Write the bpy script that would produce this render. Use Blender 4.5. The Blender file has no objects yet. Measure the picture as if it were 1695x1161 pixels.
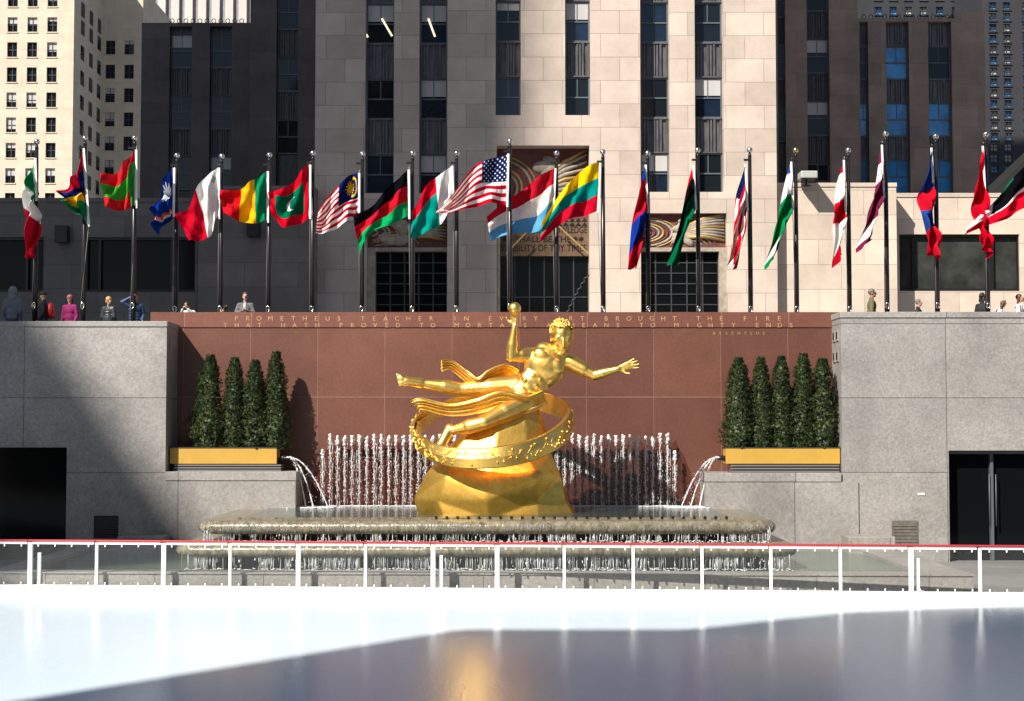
import bpy, bmesh, math, random
from mathutils import Vector, Matrix, noise
random.seed(7)
R = math.radians
sc = bpy.context.scene
# ------------------------------------------------------------------ camera
F = 2546.0; CZ = 3.8; TH = math.atan(120.0 / F)
cam_d = bpy.data.cameras.new('camera'); cam = bpy.data.objects.new('camera', cam_d)
sc.collection.objects.link(cam); sc.camera = cam
cam.location = (0, 0, CZ); cam.rotation_euler = (math.pi / 2 + TH, 0, 0)
cam_d.sensor_width = 36; cam_d.lens = F / 1695 * 36; cam_d.clip_end = 2000; cam_d.clip_start = 0.1
# ------------------------------------------------------------------ light
SA, SK = 0.80, 1.10                       # sunlight travels (SA, 1, -SK)
SD = Vector((SA, 1, -SK)).normalized()
w = bpy.data.worlds.new('World'); sc.world = w; w.use_nodes = True
nt = w.node_tree; sky = nt.nodes.new('ShaderNodeTexSky'); sky.sky_type = 'NISHITA'; sky.sun_disc = False
sky.sun_elevation = math.asin(-SD.z)
sky.sun_rotation = math.atan2(-SD.x, -SD.y)
sky.air_density = 1.0; sky.dust_density = 0.6
nt.links.new(sky.outputs[0], nt.nodes['Background'].inputs[0]); nt.nodes['Background'].inputs[1].default_value = 0.056
sun_d = bpy.data.lights.new('sun', 'SUN'); sun = bpy.data.objects.new('sun', sun_d); sc.collection.objects.link(sun)
sun_d.energy = 5.0; sun_d.angle = R(0.53); sun_d.color = (1.0, 0.93, 0.83)
sun.rotation_euler = SD.to_track_quat('-Z', 'Y').to_euler()
sc.view_settings.view_transform = 'Standard'; sc.view_settings.look = 'None'
sc.view_settings.exposure = 0.68; sc.view_settings.gamma = 1

# ------------------------------------------------------------------ helpers
CT, ST = math.cos(TH), math.sin(TH)
def P(px, py, Y):
    xc = (px - 847.5) / F; yc = (580.5 - py) / F
    t = Y / (CT - yc * ST)
    return Vector((xc * t, Y, CZ + t * (ST + yc * CT)))
def PX(px, Y, py=450): return P(px, py, Y).x
def PZ(py, Y): return P(847, py, Y).z
def PG(px, py, z):                       # point on a level z
    xc = (px - 847.5) / F; yc = (580.5 - py) / F
    t = (z - CZ) / (ST + yc * CT)
    return Vector((xc * t, t * (CT - yc * ST), z))

def tag(o, label=None, cat=None, group=None, kind=None):
    if label: o['label'] = label
    if cat: o['category'] = cat
    if group: o['group'] = group
    if kind: o['kind'] = kind
    return o
def empty(name, loc, label, cat, group=None):
    o = bpy.data.objects.new(name, None); sc.collection.objects.link(o); o.location = loc; o.empty_display_size = .2
    return tag(o, label, cat, group)

class MB:
    def __init__(s): s.v = []; s.f = []; s.m = []; s.sm = []
    def face(s, pts, mi=0, sm=False):
        n = len(s.v); s.v += [tuple(p) for p in pts]; s.f.append(tuple(range(n, n + len(pts)))); s.m.append(mi); s.sm.append(sm)
    def box(s, x0, x1, y0, y1, z0, z1, mi=0):
        n = len(s.v)
        s.v += [(x0,y0,z0),(x1,y0,z0),(x1,y1,z0),(x0,y1,z0),(x0,y0,z1),(x1,y0,z1),(x1,y1,z1),(x0,y1,z1)]
        for q in ((3,2,1,0),(4,5,6,7),(0,1,5,4),(1,2,6,5),(2,3,7,6),(3,0,4,7)):
            s.f.append(tuple(n + i for i in q)); s.m.append(mi); s.sm.append(False)
        return s
    def bar(s, a, b, w_, d_, mi=0):
        a = Vector(a); b = Vector(b); t = (b - a).normalized()
        u = t.cross(Vector((0, 1, 0.001))).normalized(); v = t.cross(u).normalized()
        u *= w_ / 2; v *= d_ / 2; n = len(s.v)
        for c in (a, b):
            s.v += [tuple(c - u - v), tuple(c + u - v), tuple(c + u + v), tuple(c - u + v)]
        for q in ((3,2,1,0),(4,5,6,7),(0,1,5,4),(1,2,6,5),(2,3,7,6),(3,0,4,7)):
            s.f.append(tuple(n + i for i in q)); s.m.append(mi); s.sm.append(False)
        return s
    def tube(s, pts, rad, k=8, mi=0, sm=True, flat=1.0):
        pts = [Vector(p) for p in pts]
        if not hasattr(rad, '__len__'): rad = [rad] * len(pts)
        n = len(s.v); pu = None
        for i, p in enumerate(pts):
            t = (pts[min(i + 1, len(pts) - 1)] - pts[max(i - 1, 0)])
            t = t.normalized() if t.length > 1e-9 else Vector((0, 0, 1))
            if pu is None:
                r0 = Vector((1, 0, 0)) if abs(t.x) < .8 else Vector((0, 1, 0))
                u = (r0 - t * r0.dot(t)).normalized()
            else: u = (pu - t * pu.dot(t)).normalized()
            pu = u; v = t.cross(u)
            for j in range(k):
                a = 2 * math.pi * j / k
                s.v.append(tuple(p + (u * math.cos(a) + v * math.sin(a) * flat) * rad[i]))
        for i in range(len(pts) - 1):
            for j in range(k):
                a = n + i * k + j; b = n + i * k + (j + 1) % k
                s.f.append((a, b, b + k, a + k)); s.m.append(mi); s.sm.append(sm)
        s.f.append(tuple(n + j for j in reversed(range(k)))); s.m.append(mi); s.sm.append(False)
        e = n + (len(pts) - 1) * k
        s.f.append(tuple(e + j for j in range(k))); s.m.append(mi); s.sm.append(False)
        return s
    def ell(s, c, r, rot=None, nu=12, nv=8, mi=0):
        c = Vector(c); r = r if hasattr(r, '__len__') else (r, r, r)
        n = len(s.v)
        M = rot.to_matrix() if rot is not None else Matrix.Identity(3)
        for i in range(nv + 1):
            ph = math.pi * i / nv
            if i in (0, nv):
                s.v.append(tuple(c + M @ Vector((0, 0, r[2] * math.cos(ph))))); continue
            for j in range(nu):
                a = 2 * math.pi * j / nu
                s.v.append(tuple(c + M @ Vector((r[0]*math.sin(ph)*math.cos(a), r[1]*math.sin(ph)*math.sin(a), r[2]*math.cos(ph)))))
        def idx(i, j):
            if i == 0: return n
            if i == nv: return n + 1 + (nv - 1) * nu
            return n + 1 + (i - 1) * nu + j % nu
        for i in range(nv):
            for j in range(nu):
                if i == 0: f = (idx(0, 0), idx(1, j), idx(1, j + 1))
                elif i == nv - 1: f = (idx(i, j + 1), idx(i, j), idx(nv, 0))
                else: f = (idx(i, j), idx(i + 1, j), idx(i + 1, j + 1), idx(i, j + 1))
                s.f.append(f); s.m.append(mi); s.sm.append(True)
        return s
    def cap(s, a, b, ra, rb, k=12):       # closed tapered limb with round ends
        a = Vector(a); b = Vector(b); t = (b - a).normalized(); L = (b - a).length
        pts = []; rad = []
        for q in range(5):
            an = math.pi / 2 * (q + .15) / 5
            pts.append(a - t * ra * math.cos(an)); rad.append(ra * math.sin(an))
        for q in range(5):
            u = q / 4; pts.append(a.lerp(b, u)); rad.append(ra + (rb - ra) * u)
        for q in range(5):
            an = math.pi / 2 * (4.85 - q) / 5
            pts.append(b + t * rb * math.cos(an)); rad.append(rb * math.sin(an))
        return s.tube(pts, rad, k)
    def mesh(s, name, mats):
        me = bpy.data.meshes.new(name); me.from_pydata(s.v, [], s.f)
        mats = mats if isinstance(mats, (list, tuple)) else [mats]
        for m_ in mats: me.materials.append(m_)
        me.polygons.foreach_set('material_index', s.m); me.polygons.foreach_set('use_smooth', s.sm); me.update()
        return me
    def build(s, name, mats, parent=None, bevel=0, seg=2):
        me = s.mesh(name, mats)
        o = bpy.data.objects.new(name, me); sc.collection.objects.link(o)
        if parent is not None:
            o.parent = parent; o.location = (0, 0, 0)
            if parent.type == 'EMPTY':
                me.transform(Matrix.Translation(-Vector(parent['_o']) if '_o' in parent else Vector((0,0,0))))
        if bevel:
            b = o.modifiers.new('bevel', 'BEVEL'); b.width = bevel; b.segments = seg; b.limit_method = 'ANGLE'
        return o
def thing(name, loc, label, cat, group=None):
    """Empty at the thing's base; parts are given in world coordinates and shifted."""
    o = empty(name, loc, label, cat, group); ROOT[o.name] = Vector(loc); return o
ROOT = {}
def part(mb, name, mats, parent, bevel=0, seg=2):
    me = mb.mesh(name, mats); o = bpy.data.objects.new(name, me); sc.collection.objects.link(o)
    off = Vector((0, 0, 0)); p = parent
    while p is not None:
        off += ROOT.get(p.name, Vector((0, 0, 0))); p = p.parent
    me.transform(Matrix.Translation(-off)); o.parent = parent
    if bevel:
        b = o.modifiers.new('bevel', 'BEVEL'); b.width = bevel; b.segments = seg; b.limit_method = 'ANGLE'
    return o
def fuse(mb, name, mats, parent, voxel, smooth=4):
    """one continuous skin round overlapping closed volumes"""
    me = mb.mesh(name + '_raw', mats); o = bpy.data.objects.new(name, me); sc.collection.objects.link(o)
    r = o.modifiers.new('r', 'REMESH'); r.mode = 'VOXEL'; r.voxel_size = voxel; r.use_smooth_shade = True
    if smooth:
        k = o.modifiers.new('s', 'SMOOTH'); k.factor = .5; k.iterations = smooth
    dg = bpy.context.evaluated_depsgraph_get(); dg.update()
    nm = bpy.data.meshes.new_from_object(o.evaluated_get(dg)); nm.name = name
    nm.polygons.foreach_set('use_smooth', [True] * len(nm.polygons))
    o.modifiers.clear(); o.data = nm; bpy.data.meshes.remove(me)
    if not nm.materials: nm.materials.append(mats)
    off = Vector((0, 0, 0)); p = parent
    while p is not None:
        off += ROOT.get(p.name, Vector((0, 0, 0))); p = p.parent
    nm.transform(Matrix.Translation(-off)); o.parent = parent
    return o

# ------------------------------------------------------------------ materials
def newmat(name):
    m_ = bpy.data.materials.new(name); m_.use_nodes = True
    return m_, m_.node_tree, m_.node_tree.nodes['Principled BSDF']
def N(nt, t, **kw):
    n = nt.nodes.new(t)
    for k, v in kw.items(): setattr(n, k, v)
    return n
def mat(name, col, rough=.6, metal=0, var=.0, scale=3.0, bump=0, bscale=20, spec=None, col2=None, stretch=None, trans=0, detail=6):
    m_, t, b = newmat(name)
    b.inputs['Roughness'].default_value = rough; b.inputs['Metallic'].default_value = metal
    if spec is not None: b.inputs['Specular IOR Level'].default_value = spec
    b.inputs['Transmission Weight'].default_value = trans
    if var or col2:
        tc = N(t, 'ShaderNodeTexCoord'); mp = N(t, 'ShaderNodeMapping'); mp.inputs['Scale'].default_value = stretch or (1, 1, 1)
        no = N(t, 'ShaderNodeTexNoise'); no.inputs['Scale'].default_value = scale; no.inputs['Detail'].default_value = detail; no.inputs['Roughness'].default_value = .65
        t.links.new(tc.outputs['Object'], mp.inputs[0]); t.links.new(mp.outputs[0], no.inputs['Vector'])
        rp = N(t, 'ShaderNodeValToRGB'); rp.color_ramp.elements[0].position = .3; rp.color_ramp.elements[1].position = .7
        c2 = col2 or tuple(max(0, c * (1 - var)) for c in col)
        c1 = col if col2 else tuple(min(1, c * (1 + var)) for c in col)
        rp.color_ramp.elements[0].color = (*c2, 1); rp.color_ramp.elements[1].color = (*c1, 1)
        t.links.new(no.outputs['Fac'], rp.inputs[0]); t.links.new(rp.outputs[0], b.inputs['Base Color'])
    else: b.inputs['Base Color'].default_value = (*col, 1)
    if bump:
        tc = N(t, 'ShaderNodeTexCoord'); no = N(t, 'ShaderNodeTexNoise'); no.inputs['Scale'].default_value = bscale; no.inputs['Detail'].default_value = 5
        bp = N(t, 'ShaderNodeBump'); bp.inputs['Strength'].default_value = bump; bp.inputs['Distance'].default_value = .05
        t.links.new(tc.outputs['Object'], no.inputs['Vector']); t.links.new(no.outputs['Fac'], bp.inputs['Height']); t.links.new(bp.outputs[0], b.inputs['Normal'])
    return m_
def ashlar(name, c1, c2, mortar, bw=1.5, bh=1.07, msize=.012, speck=0, rough=.75, stain=.25, dx=0, dz=0, offset=.5):
    """stone blocks; texture follows world x / z so joints wrap"""
    m_, t, b = newmat(name); b.inputs['Roughness'].default_value = rough
    geo = N(t, 'ShaderNodeNewGeometry'); sep = N(t, 'ShaderNodeSeparateXYZ'); t.links.new(geo.outputs['Position'], sep.inputs[0])
    ad = N(t, 'ShaderNodeMath', operation='ADD'); t.links.new(sep.outputs['X'], ad.inputs[0]); t.links.new(sep.outputs['Y'], ad.inputs[1])
    ax = N(t, 'ShaderNodeMath', operation='ADD'); t.links.new(ad.outputs[0], ax.inputs[0]); ax.inputs[1].default_value = dx + 500
    az = N(t, 'ShaderNodeMath', operation='ADD'); t.links.new(sep.outputs['Z'], az.inputs[0]); az.inputs[1].default_value = dz
    cb = N(t, 'ShaderNodeCombineXYZ'); t.links.new(ax.outputs[0], cb.inputs[0]); t.links.new(az.outputs[0], cb.inputs[1])
    br = N(t, 'ShaderNodeTexBrick'); t.links.new(cb.outputs[0], br.inputs['Vector'])
    br.offset = offset; br.inputs['Scale'].default_value = 1; br.inputs['Mortar Size'].default_value = msize; br.inputs['Mortar Smooth'].default_value = .3
    br.inputs['Brick Width'].default_value = bw; br.inputs['Row Height'].default_value = bh; br.inputs['Bias'].default_value = 0
    br.inputs['Color1'].default_value = (*c1, 1); br.inputs['Color2'].default_value = (*c2, 1); br.inputs['Mortar'].default_value = (*mortar, 1)
    no = N(t, 'ShaderNodeTexNoise'); no.inputs['Scale'].default_value = .5; no.inputs['Detail'].default_value = 8; no.inputs['Roughness'].default_value = .7
    t.links.new(geo.outputs['Position'], no.inputs['Vector'])
    mr = N(t, 'ShaderNodeMapRange'); mr.inputs[1].default_value = .3; mr.inputs[2].default_value = .7; mr.inputs[3].default_value = 1 - stain; mr.inputs[4].default_value = 1 + stain * .4
    t.links.new(no.outputs['Fac'], mr.inputs[0])
    mu = N(t, 'ShaderNodeMix', data_type='RGBA', blend_type='MULTIPLY'); mu.inputs['Factor'].default_value = 1
    t.links.new(br.outputs['Color'], mu.inputs['A']); t.links.new(mr.outputs[0], mu.inputs['B'])
    out = mu.outputs['Result']
    if speck:
        n2 = N(t, 'ShaderNodeTexNoise'); n2.inputs['Scale'].default_value = 14; n2.inputs['Detail'].default_value = 5; n2.inputs['Roughness'].default_value = .8
        t.links.new(geo.outputs['Position'], n2.inputs['Vector'])
        m2 = N(t, 'ShaderNodeMapRange'); m2.inputs[1].default_value = .35; m2.inputs[2].default_value = .75; m2.inputs[3].default_value = 1 - speck; m2.inputs[4].default_value = 1 + speck
        t.links.new(n2.outputs['Fac'], m2.inputs[0])
        m3 = N(t, 'ShaderNodeMix', data_type='RGBA', blend_type='MULTIPLY'); m3.inputs['Factor'].default_value = 1
        t.links.new(out, m3.inputs['A']); t.links.new(m2.outputs[0], m3.inputs['B']); out = m3.outputs['Result']
        vo = N(t, 'ShaderNodeTexVoronoi'); vo.inputs['Scale'].default_value = 16; t.links.new(geo.outputs['Position'], vo.inputs['Vector'])
        fl_ = N(t, 'ShaderNodeMapRange'); fl_.inputs[1].default_value = .17; fl_.inputs[2].default_value = .07; fl_.inputs[3].default_value = 0; fl_.inputs[4].default_value = 1; t.links.new(vo.outputs['Distance'], fl_.inputs[0])
        sx_ = N(t, 'ShaderNodeSeparateColor'); t.links.new(vo.outputs['Color'], sx_.inputs[0])
        th_ = N(t, 'ShaderNodeMath', operation='GREATER_THAN'); th_.inputs[1].default_value = .72; t.links.new(sx_.outputs[0], th_.inputs[0])
        ml_ = N(t, 'ShaderNodeMath', operation='MULTIPLY'); t.links.new(fl_.outputs[0], ml_.inputs[0]); t.links.new(th_.outputs[0], ml_.inputs[1])
        m4 = N(t, 'ShaderNodeMix', data_type='RGBA', blend_type='ADD'); t.links.new(ml_.outputs[0], m4.inputs['Factor'])
        q_ = c1[1] * speck * 2.2; t.links.new(out, m4.inputs['A']); m4.inputs['B'].default_value = (q_, q_, q_, 1); out = m4.outputs['Result']
    t.links.new(out, b.inputs['Base Color'])
    bp = N(t, 'ShaderNodeBump'); bp.inputs['Strength'].default_value = .4; bp.inputs['Distance'].default_value = .02; bp.invert = True
    t.links.new(br.outputs['Fac'], bp.inputs['Height']); t.links.new(bp.outputs[0], b.inputs['Normal'])
    return m_

LIME = ashlar('limestone', (.61, .51, .435), (.48, .40, .34), (.27, .23, .19), 1.75, 1.08, .012, 0, .8, .22, dx=.3)
LIME2 = ashlar('limestone_brown_shade_tone', (.34, .255, .21), (.27, .205, .17), (.2, .17, .15), 1.9, 1.25, .012, 0, .8, .35)  # right wing limestone, browner and darker to carry its shade in the colour
LIMED = ashlar('limestone_shade_tone', (.13, .112, .11), (.105, .09, .088), (.09, .08, .08), 1.9, 1.25, .012, 0, .8, .3)  # limestone with the left wings' shade painted into a lower base colour
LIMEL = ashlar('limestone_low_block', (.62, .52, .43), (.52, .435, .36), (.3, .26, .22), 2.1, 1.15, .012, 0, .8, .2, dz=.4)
CREAM = ashlar('cream_masonry', (.62, .54, .43), (.58, .5, .4), (.45, .39, .3), 2.4, 1.2, .015, 0, .85, .15)
GRAN = ashlar('grey_granite', (.36, .34, .325), (.31, .295, .285), (.13, .12, .12), 4.2, 2.02, .012, .30, .55, .32, dx=.8, dz=-.44, offset=0)
GRANC = ashlar('grey_granite_coping', (.38, .36, .345), (.33, .315, .305), (.13, .12, .12), 4.2, 50, .012, .30, .55, .3, dx=.8, dz=20, offset=0)
RED = ashlar('red_granite', (.175, .068, .044), (.132, .051, .035), (.25, .13, .10), 1.88, 2.42, .010, .22, .45, .30, dx=.12, dz=.31, offset=0)
REDC = ashlar('red_granite_coping', (.20, .075, .052), (.155, .058, .042), (.3, .17, .13), 1.88, 5.0, .012, .18, .45, .15, dx=.12, dz=.5, offset=0)
PAVE = ashlar('paving', (.24, .23, .225), (.2, .195, .19), (.1, .1, .1), 1.2, 1.2, .01, .2, .7, .3)
CURB = ashlar('pool_curb_granite', (.34, .31, .29), (.29, .27, .25), (.12, .11, .1), 2.4, 3.3, .01, .3, .5, .3)
GLASSD = mat('dark_window_glass', (.008, .011, .016), .05, 0, spec=.35)
GLASST = mat('tinted_window_glass', (.008, .016, .035), .06, 0, .5, .8, spec=.5)
GLASSB = mat('painted_sky_glass', (.04, .23, .55), .06, 0, .6, .6, spec=.6)  # the blue is a sky reflection painted into the base colour
DOORG = mat('door_glass', (.004, .005, .006), .08, spec=.12)
SHOPG = mat('shop_glass', (.035, .037, .034), .12, 0, .6, .7, spec=.4)
BLIND = mat('window_blind', (.42, .42, .42), .6)
BRONZE = mat('dark_bronze', (.05, .05, .055), .45, .3, .3, 4)
SPAN = mat('cast_metal_spandrel', (.10, .10, .108), .5, .35, .45, 2.5, stretch=(2, 2, .5))
FRAME = mat('window_frame_metal', (.10, .12, .14), .5, .2)
BLACK = mat('black_metal', (.018, .018, .02), .35, .3)
POLE = mat('pole_metal', (.035, .033, .035), .3, .6)
SILVER = mat('polished_ball', (.85, .8, .72), .15, 1)
GOLDBALL = mat('gilt_ball', (.9, .6, .2), .2, 1)
WHITE = mat('white_paint', (.8, .8, .78), .45, 0, .06, 3)
REDP = mat('red_rail_plastic', (.42, .02, .03), .5)
YEL = mat('ochre_planter_paint', (.52, .31, .055), .45, 0, .08, 1.5)
SOIL = mat('soil', (.03, .02, .015), .9)
WOODS = mat('slatted_base', (.2, .19, .19), .5, .3)
GILT = mat('inscription_gilt', (.48, .29, .135), .6, .1, .25, 2)
def gold_mat():
    m_, t, b = newmat('gold_leaf'); b.inputs['Metallic'].default_value = 1
    tc = N(t, 'ShaderNodeTexCoord')
    no = N(t, 'ShaderNodeTexNoise'); no.inputs['Scale'].default_value = 5; no.inputs['Detail'].default_value = 8; no.inputs['Roughness'].default_value = .75
    t.links.new(tc.outputs['Object'], no.inputs['Vector'])
    rp = N(t, 'ShaderNodeValToRGB'); rp.color_ramp.elements[0].color = (.84, .49, .09, 1); rp.color_ramp.elements[1].color = (1.0, .68, .20, 1)
    rp.color_ramp.elements[0].position = .35; rp.color_ramp.elements[1].position = .6
    t.links.new(no.outputs['Fac'], rp.inputs[0]); t.links.new(rp.outputs[0], b.inputs['Base Color'])
    mr = N(t, 'ShaderNodeMapRange'); mr.inputs[3].default_value = .46; mr.inputs[4].default_value = .30
    t.links.new(no.outputs['Fac'], mr.inputs[0]); t.links.new(mr.outputs[0], b.inputs['Roughness'])
    bp = N(t, 'ShaderNodeBump'); bp.inputs['Strength'].default_value = .10; bp.inputs['Distance'].default_value = .04
    n2 = N(t, 'ShaderNodeTexNoise'); n2.inputs['Scale'].default_value = 14; n2.inputs['Detail'].default_value = 6
    t.links.new(tc.outputs['Object'], n2.inputs['Vector']); t.links.new(n2.outputs['Fac'], bp.inputs['Height']); t.links.new(bp.outputs[0], b.inputs['Normal'])
    return m_
GOLD = gold_mat()
def water_mat(name, col, rough, bs, strength):
    m_, t, b = newmat(name); b.inputs['Base Color'].default_value = (*col, 1); b.inputs['Roughness'].default_value = rough; b.inputs['IOR'].default_value = 1.33
    tc = N(t, 'ShaderNodeTexCoord'); mp = N(t, 'ShaderNodeMapping'); mp.inputs['Scale'].default_value = (1, 2.0, 1)
    no = N(t, 'ShaderNodeTexNoise'); no.inputs['Scale'].default_value = bs; no.inputs['Detail'].default_value = 4
    t.links.new(tc.outputs['Object'], mp.inputs[0]); t.links.new(mp.outputs[0], no.inputs['Vector'])
    bp = N(t, 'ShaderNodeBump'); bp.inputs['Strength'].default_value = strength; bp.inputs['Distance'].default_value = .05
    t.links.new(no.outputs['Fac'], bp.inputs['Height']); t.links.new(bp.outputs[0], b.inputs['Normal'])
    rp = N(t, 'ShaderNodeValToRGB'); rp.color_ramp.elements[0].color = (*[c * .5 for c in col], 1); rp.color_ramp.elements[1].color = (*[min(1, c * 1.8) for c in col], 1)
    n3 = N(t, 'ShaderNodeTexNoise'); n3.inputs['Scale'].default_value = 1.3; n3.inputs['Detail'].default_value = 6
    t.links.new(tc.outputs['Object'], n3.inputs['Vector']); t.links.new(n3.outputs['Fac'], rp.inputs[0]); t.links.new(rp.outputs[0], b.inputs['Base Color'])
    return m_
WATER = water_mat('basin_water', (.035, .05, .04), .06, 7, .35)
POOLW = water_mat('pool_water', (.09, .13, .10), .07, 5, .4)
FOAM = mat('falling_water', (.88, .9, .92), .25, 0, trans=.25)
FOAMT = mat('thin_falling_water', (.9, .93, .95), .15, 0, trans=.8)
def wet_stone():
    m_, t, b = newmat('wet_travertine'); b.inputs['Roughness'].default_value = .22
    tc = N(t, 'ShaderNodeTexCoord'); mp = N(t, 'ShaderNodeMapping'); mp.inputs['Scale'].default_value = (1, 1, .35)
    no = N(t, 'ShaderNodeTexNoise'); no.inputs['Scale'].default_value = 9; no.inputs['Detail'].default_value = 8; no.inputs['Roughness'].default_value = .7
    t.links.new(tc.outputs['Object'], mp.inputs[0]); t.links.new(mp.outputs[0], no.inputs['Vector'])
    rp = N(t, 'ShaderNodeValToRGB'); rp.color_ramp.elements[0].color = (.08, .07, .045, 1); rp.color_ramp.elements[1].color = (.30, .265, .19, 1)
    rp.color_ramp.elements[0].position = .33; rp.color_ramp.elements[1].position = .68
    t.links.new(no.outputs['Fac'], rp.inputs[0]); t.links.new(rp.outputs[0], b.inputs['Base Color'])
    bp = N(t, 'ShaderNodeBump'); bp.inputs['Strength'].default_value = .5; bp.inputs['Distance'].default_value = .04
    n2 = N(t, 'ShaderNodeTexNoise'); n2.inputs['Scale'].default_value = 18; n2.inputs['Detail'].default_value = 4
    t.links.new(mp.outputs[0], n2.inputs['Vector']); t.links.new(n2.outputs['Fac'], bp.inputs['Height']); t.links.new(bp.outputs[0], b.inputs['Normal'])
    return m_
WET = wet_stone()
def ice_mat():
    m_, t, b = newmat('ice'); b.inputs['Base Color'].default_value = (.74, .88, 1.0, 1); b.inputs['IOR'].default_value = 1.38
    tc = N(t, 'ShaderNodeTexCoord'); mp = N(t, 'ShaderNodeMapping'); mp.inputs['Scale'].default_value = (3.5, 2.0, 1)
    no = N(t, 'ShaderNodeTexNoise'); no.inputs['Scale'].default_value = 1.2; no.inputs['Detail'].default_value = 9; no.inputs['Roughness'].default_value = .65
    t.links.new(tc.outputs['Object'], mp.inputs[0]); t.links.new(mp.outputs[0], no.inputs['Vector'])
    mr = N(t, 'ShaderNodeMapRange'); mr.inputs[3].default_value = .07; mr.inputs[4].default_value = .19
    t.links.new(no.outputs['Fac'], mr.inputs[0]); t.links.new(mr.outputs[0], b.inputs['Roughness'])
    bp = N(t, 'ShaderNodeBump'); bp.inputs['Strength'].default_value = .20; bp.inputs['Distance'].default_value = .02
    n2 = N(t, 'ShaderNodeTexNoise'); n2.inputs['Scale'].default_value = 6; n2.inputs['Detail'].default_value = 8
    t.links.new(mp.outputs[0], n2.inputs['Vector']); t.links.new(n2.outputs['Fac'], bp.inputs['Height']); t.links.new(bp.outputs[0], b.inputs['Normal'])
    return m_
ICE = ice_mat()
def clear_mat():
    m_, t, b = newmat('clear_acrylic')
    tr = N(t, 'ShaderNodeBsdfTransparent'); tr.inputs[0].default_value = (.965, .975, .97, 1)
    gl = N(t, 'ShaderNodeBsdfGlossy'); gl.inputs['Roughness'].default_value = .08
    df = N(t, 'ShaderNodeBsdfDiffuse'); df.inputs[0].default_value = (.8, .8, .8, 1)
    lw = N(t, 'ShaderNodeLayerWeight'); lw.inputs[0].default_value = .5
    pw_ = N(t, 'ShaderNodeMath', operation='POWER'); pw_.inputs[1].default_value = 5; t.links.new(lw.outputs['Facing'], pw_.inputs[0])
    fr = N(t, 'ShaderNodeMath', operation='MULTIPLY_ADD'); fr.inputs[1].default_value = .6; fr.inputs[2].default_value = .015; t.links.new(pw_.outputs[0], fr.inputs[0])
    m1 = N(t, 'ShaderNodeMixShader'); m2 = N(t, 'ShaderNodeMixShader'); m2.inputs[0].default_value = .015
    t.links.new(fr.outputs[0], m1.inputs[0]); t.links.new(tr.outputs[0], m1.inputs[1]); t.links.new(gl.outputs[0], m1.inputs[2])
    t.links.new(m1.outputs[0], m2.inputs[1]); t.links.new(df.outputs[0], m2.inputs[2])
    t.links.new(m2.outputs[0], t.nodes['Material Output'].inputs[0]); return m_
CLEAR = clear_mat()
def leaf_mat():
    m_, t, b = newmat('evergreen_foliage'); b.inputs['Roughness'].default_value = .55
    geo = N(t, 'ShaderNodeNewGeometry'); rp = N(t, 'ShaderNodeValToRGB')
    rp.color_ramp.elements[0].color = (.008, .018, .007, 1); rp.color_ramp.elements[1].color = (.082, .118, .026, 1)
    e = rp.color_ramp.elements.new(.6); e.color = (.020, .036, .010, 1)
    t.links.new(geo.outputs['Random Per Island'], rp.inputs[0]); t.links.new(rp.outputs[0], b.inputs['Base Color']); return m_
LEAF = leaf_mat()
BARK = mat('bark', (.08, .05, .03), .9, 0, .3, 12)
def flag_mat():
    m_, t, b = newmat('flag_cloth'); at = N(t, 'ShaderNodeAttribute'); at.attribute_name = 'Col'
    df = N(t, 'ShaderNodeBsdfDiffuse'); tl = N(t, 'ShaderNodeBsdfTranslucent'); mx = N(t, 'ShaderNodeMixShader'); mx.inputs[0].default_value = .22
    tc = N(t, 'ShaderNodeTexCoord'); no = N(t, 'ShaderNodeTexNoise'); no.inputs['Scale'].default_value = 5; no.inputs['Detail'].default_value = 4
    mp = N(t, 'ShaderNodeMapping'); mp.inputs['Rotation'].default_value = (0, R(50), 0); mp.inputs['Scale'].default_value = (3.0, 1, .6)
    t.links.new(tc.outputs['Object'], mp.inputs[0]); t.links.new(mp.outputs[0], no.inputs['Vector'])
    bp = N(t, 'ShaderNodeBump'); bp.inputs['Strength'].default_value = .8; bp.inputs['Distance'].default_value = .05
    t.links.new(no.outputs['Fac'], bp.inputs['Height'])
    for s_ in (df, tl): t.links.new(at.outputs['Color'], s_.inputs[0]); t.links.new(bp.outputs[0], s_.inputs['Normal'])
    t.links.new(df.outputs[0], mx.inputs[1]); t.links.new(tl.outputs[0], mx.inputs[2]); t.links.new(mx.outputs[0], t.nodes['Material Output'].inputs[0]); return m_
FLAGM = flag_mat()

# ------------------------------------------------------------------ ground
YW = 43.0                     # red wall plane
ZP = 5.85                     # plaza level behind it
ZF = 0.05                      # lower walk
def sheet(name, x0, x1, y0, y1, z, m_, z2=None):
    b = MB(); b.face([(x0, y0, z), (x1, y0, z), (x1, y1, z), (x0, y1, z)]); o = b.build(name, m_); tag(o, kind='structure'); return o
sheet('ground', -900, 900, -600, 44.5, -0.3, PAVE)
def barY(x): return 34.0 - (x) * 0.074            # barrier line, swings nearer to the right
b = MB(); b.face([(-30, 12, 0), (30, 12, 0), (30, barY(30) + .05, 0), (-30, barY(-30) + .05, 0)]); o = b.build('ice', ICE); tag(o, kind='structure')
b = MB(); b.box(-34, 34, 31, YW + 1.2, -.25, ZF - .02)
b = MB()
n = 30
for i in range(n):
    xa = -32 + 64 * i / n; xb = -32 + 64 * (i + 1) / n
    b.face([(xa, barY(xa) + .16, ZF), (xb, barY(xb) + .16, ZF), (xb, YW + 1, ZF), (xa, YW + 1, ZF)])
    b.face([(xa, barY(xa) + .16, -.2), (xb, barY(xb) + .16, -.2), (xb, barY(xb) + .16, ZF), (xa, barY(xa) + .16, ZF)])
tag(b.build('lower_walkway', PAVE), kind='structure')
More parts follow.
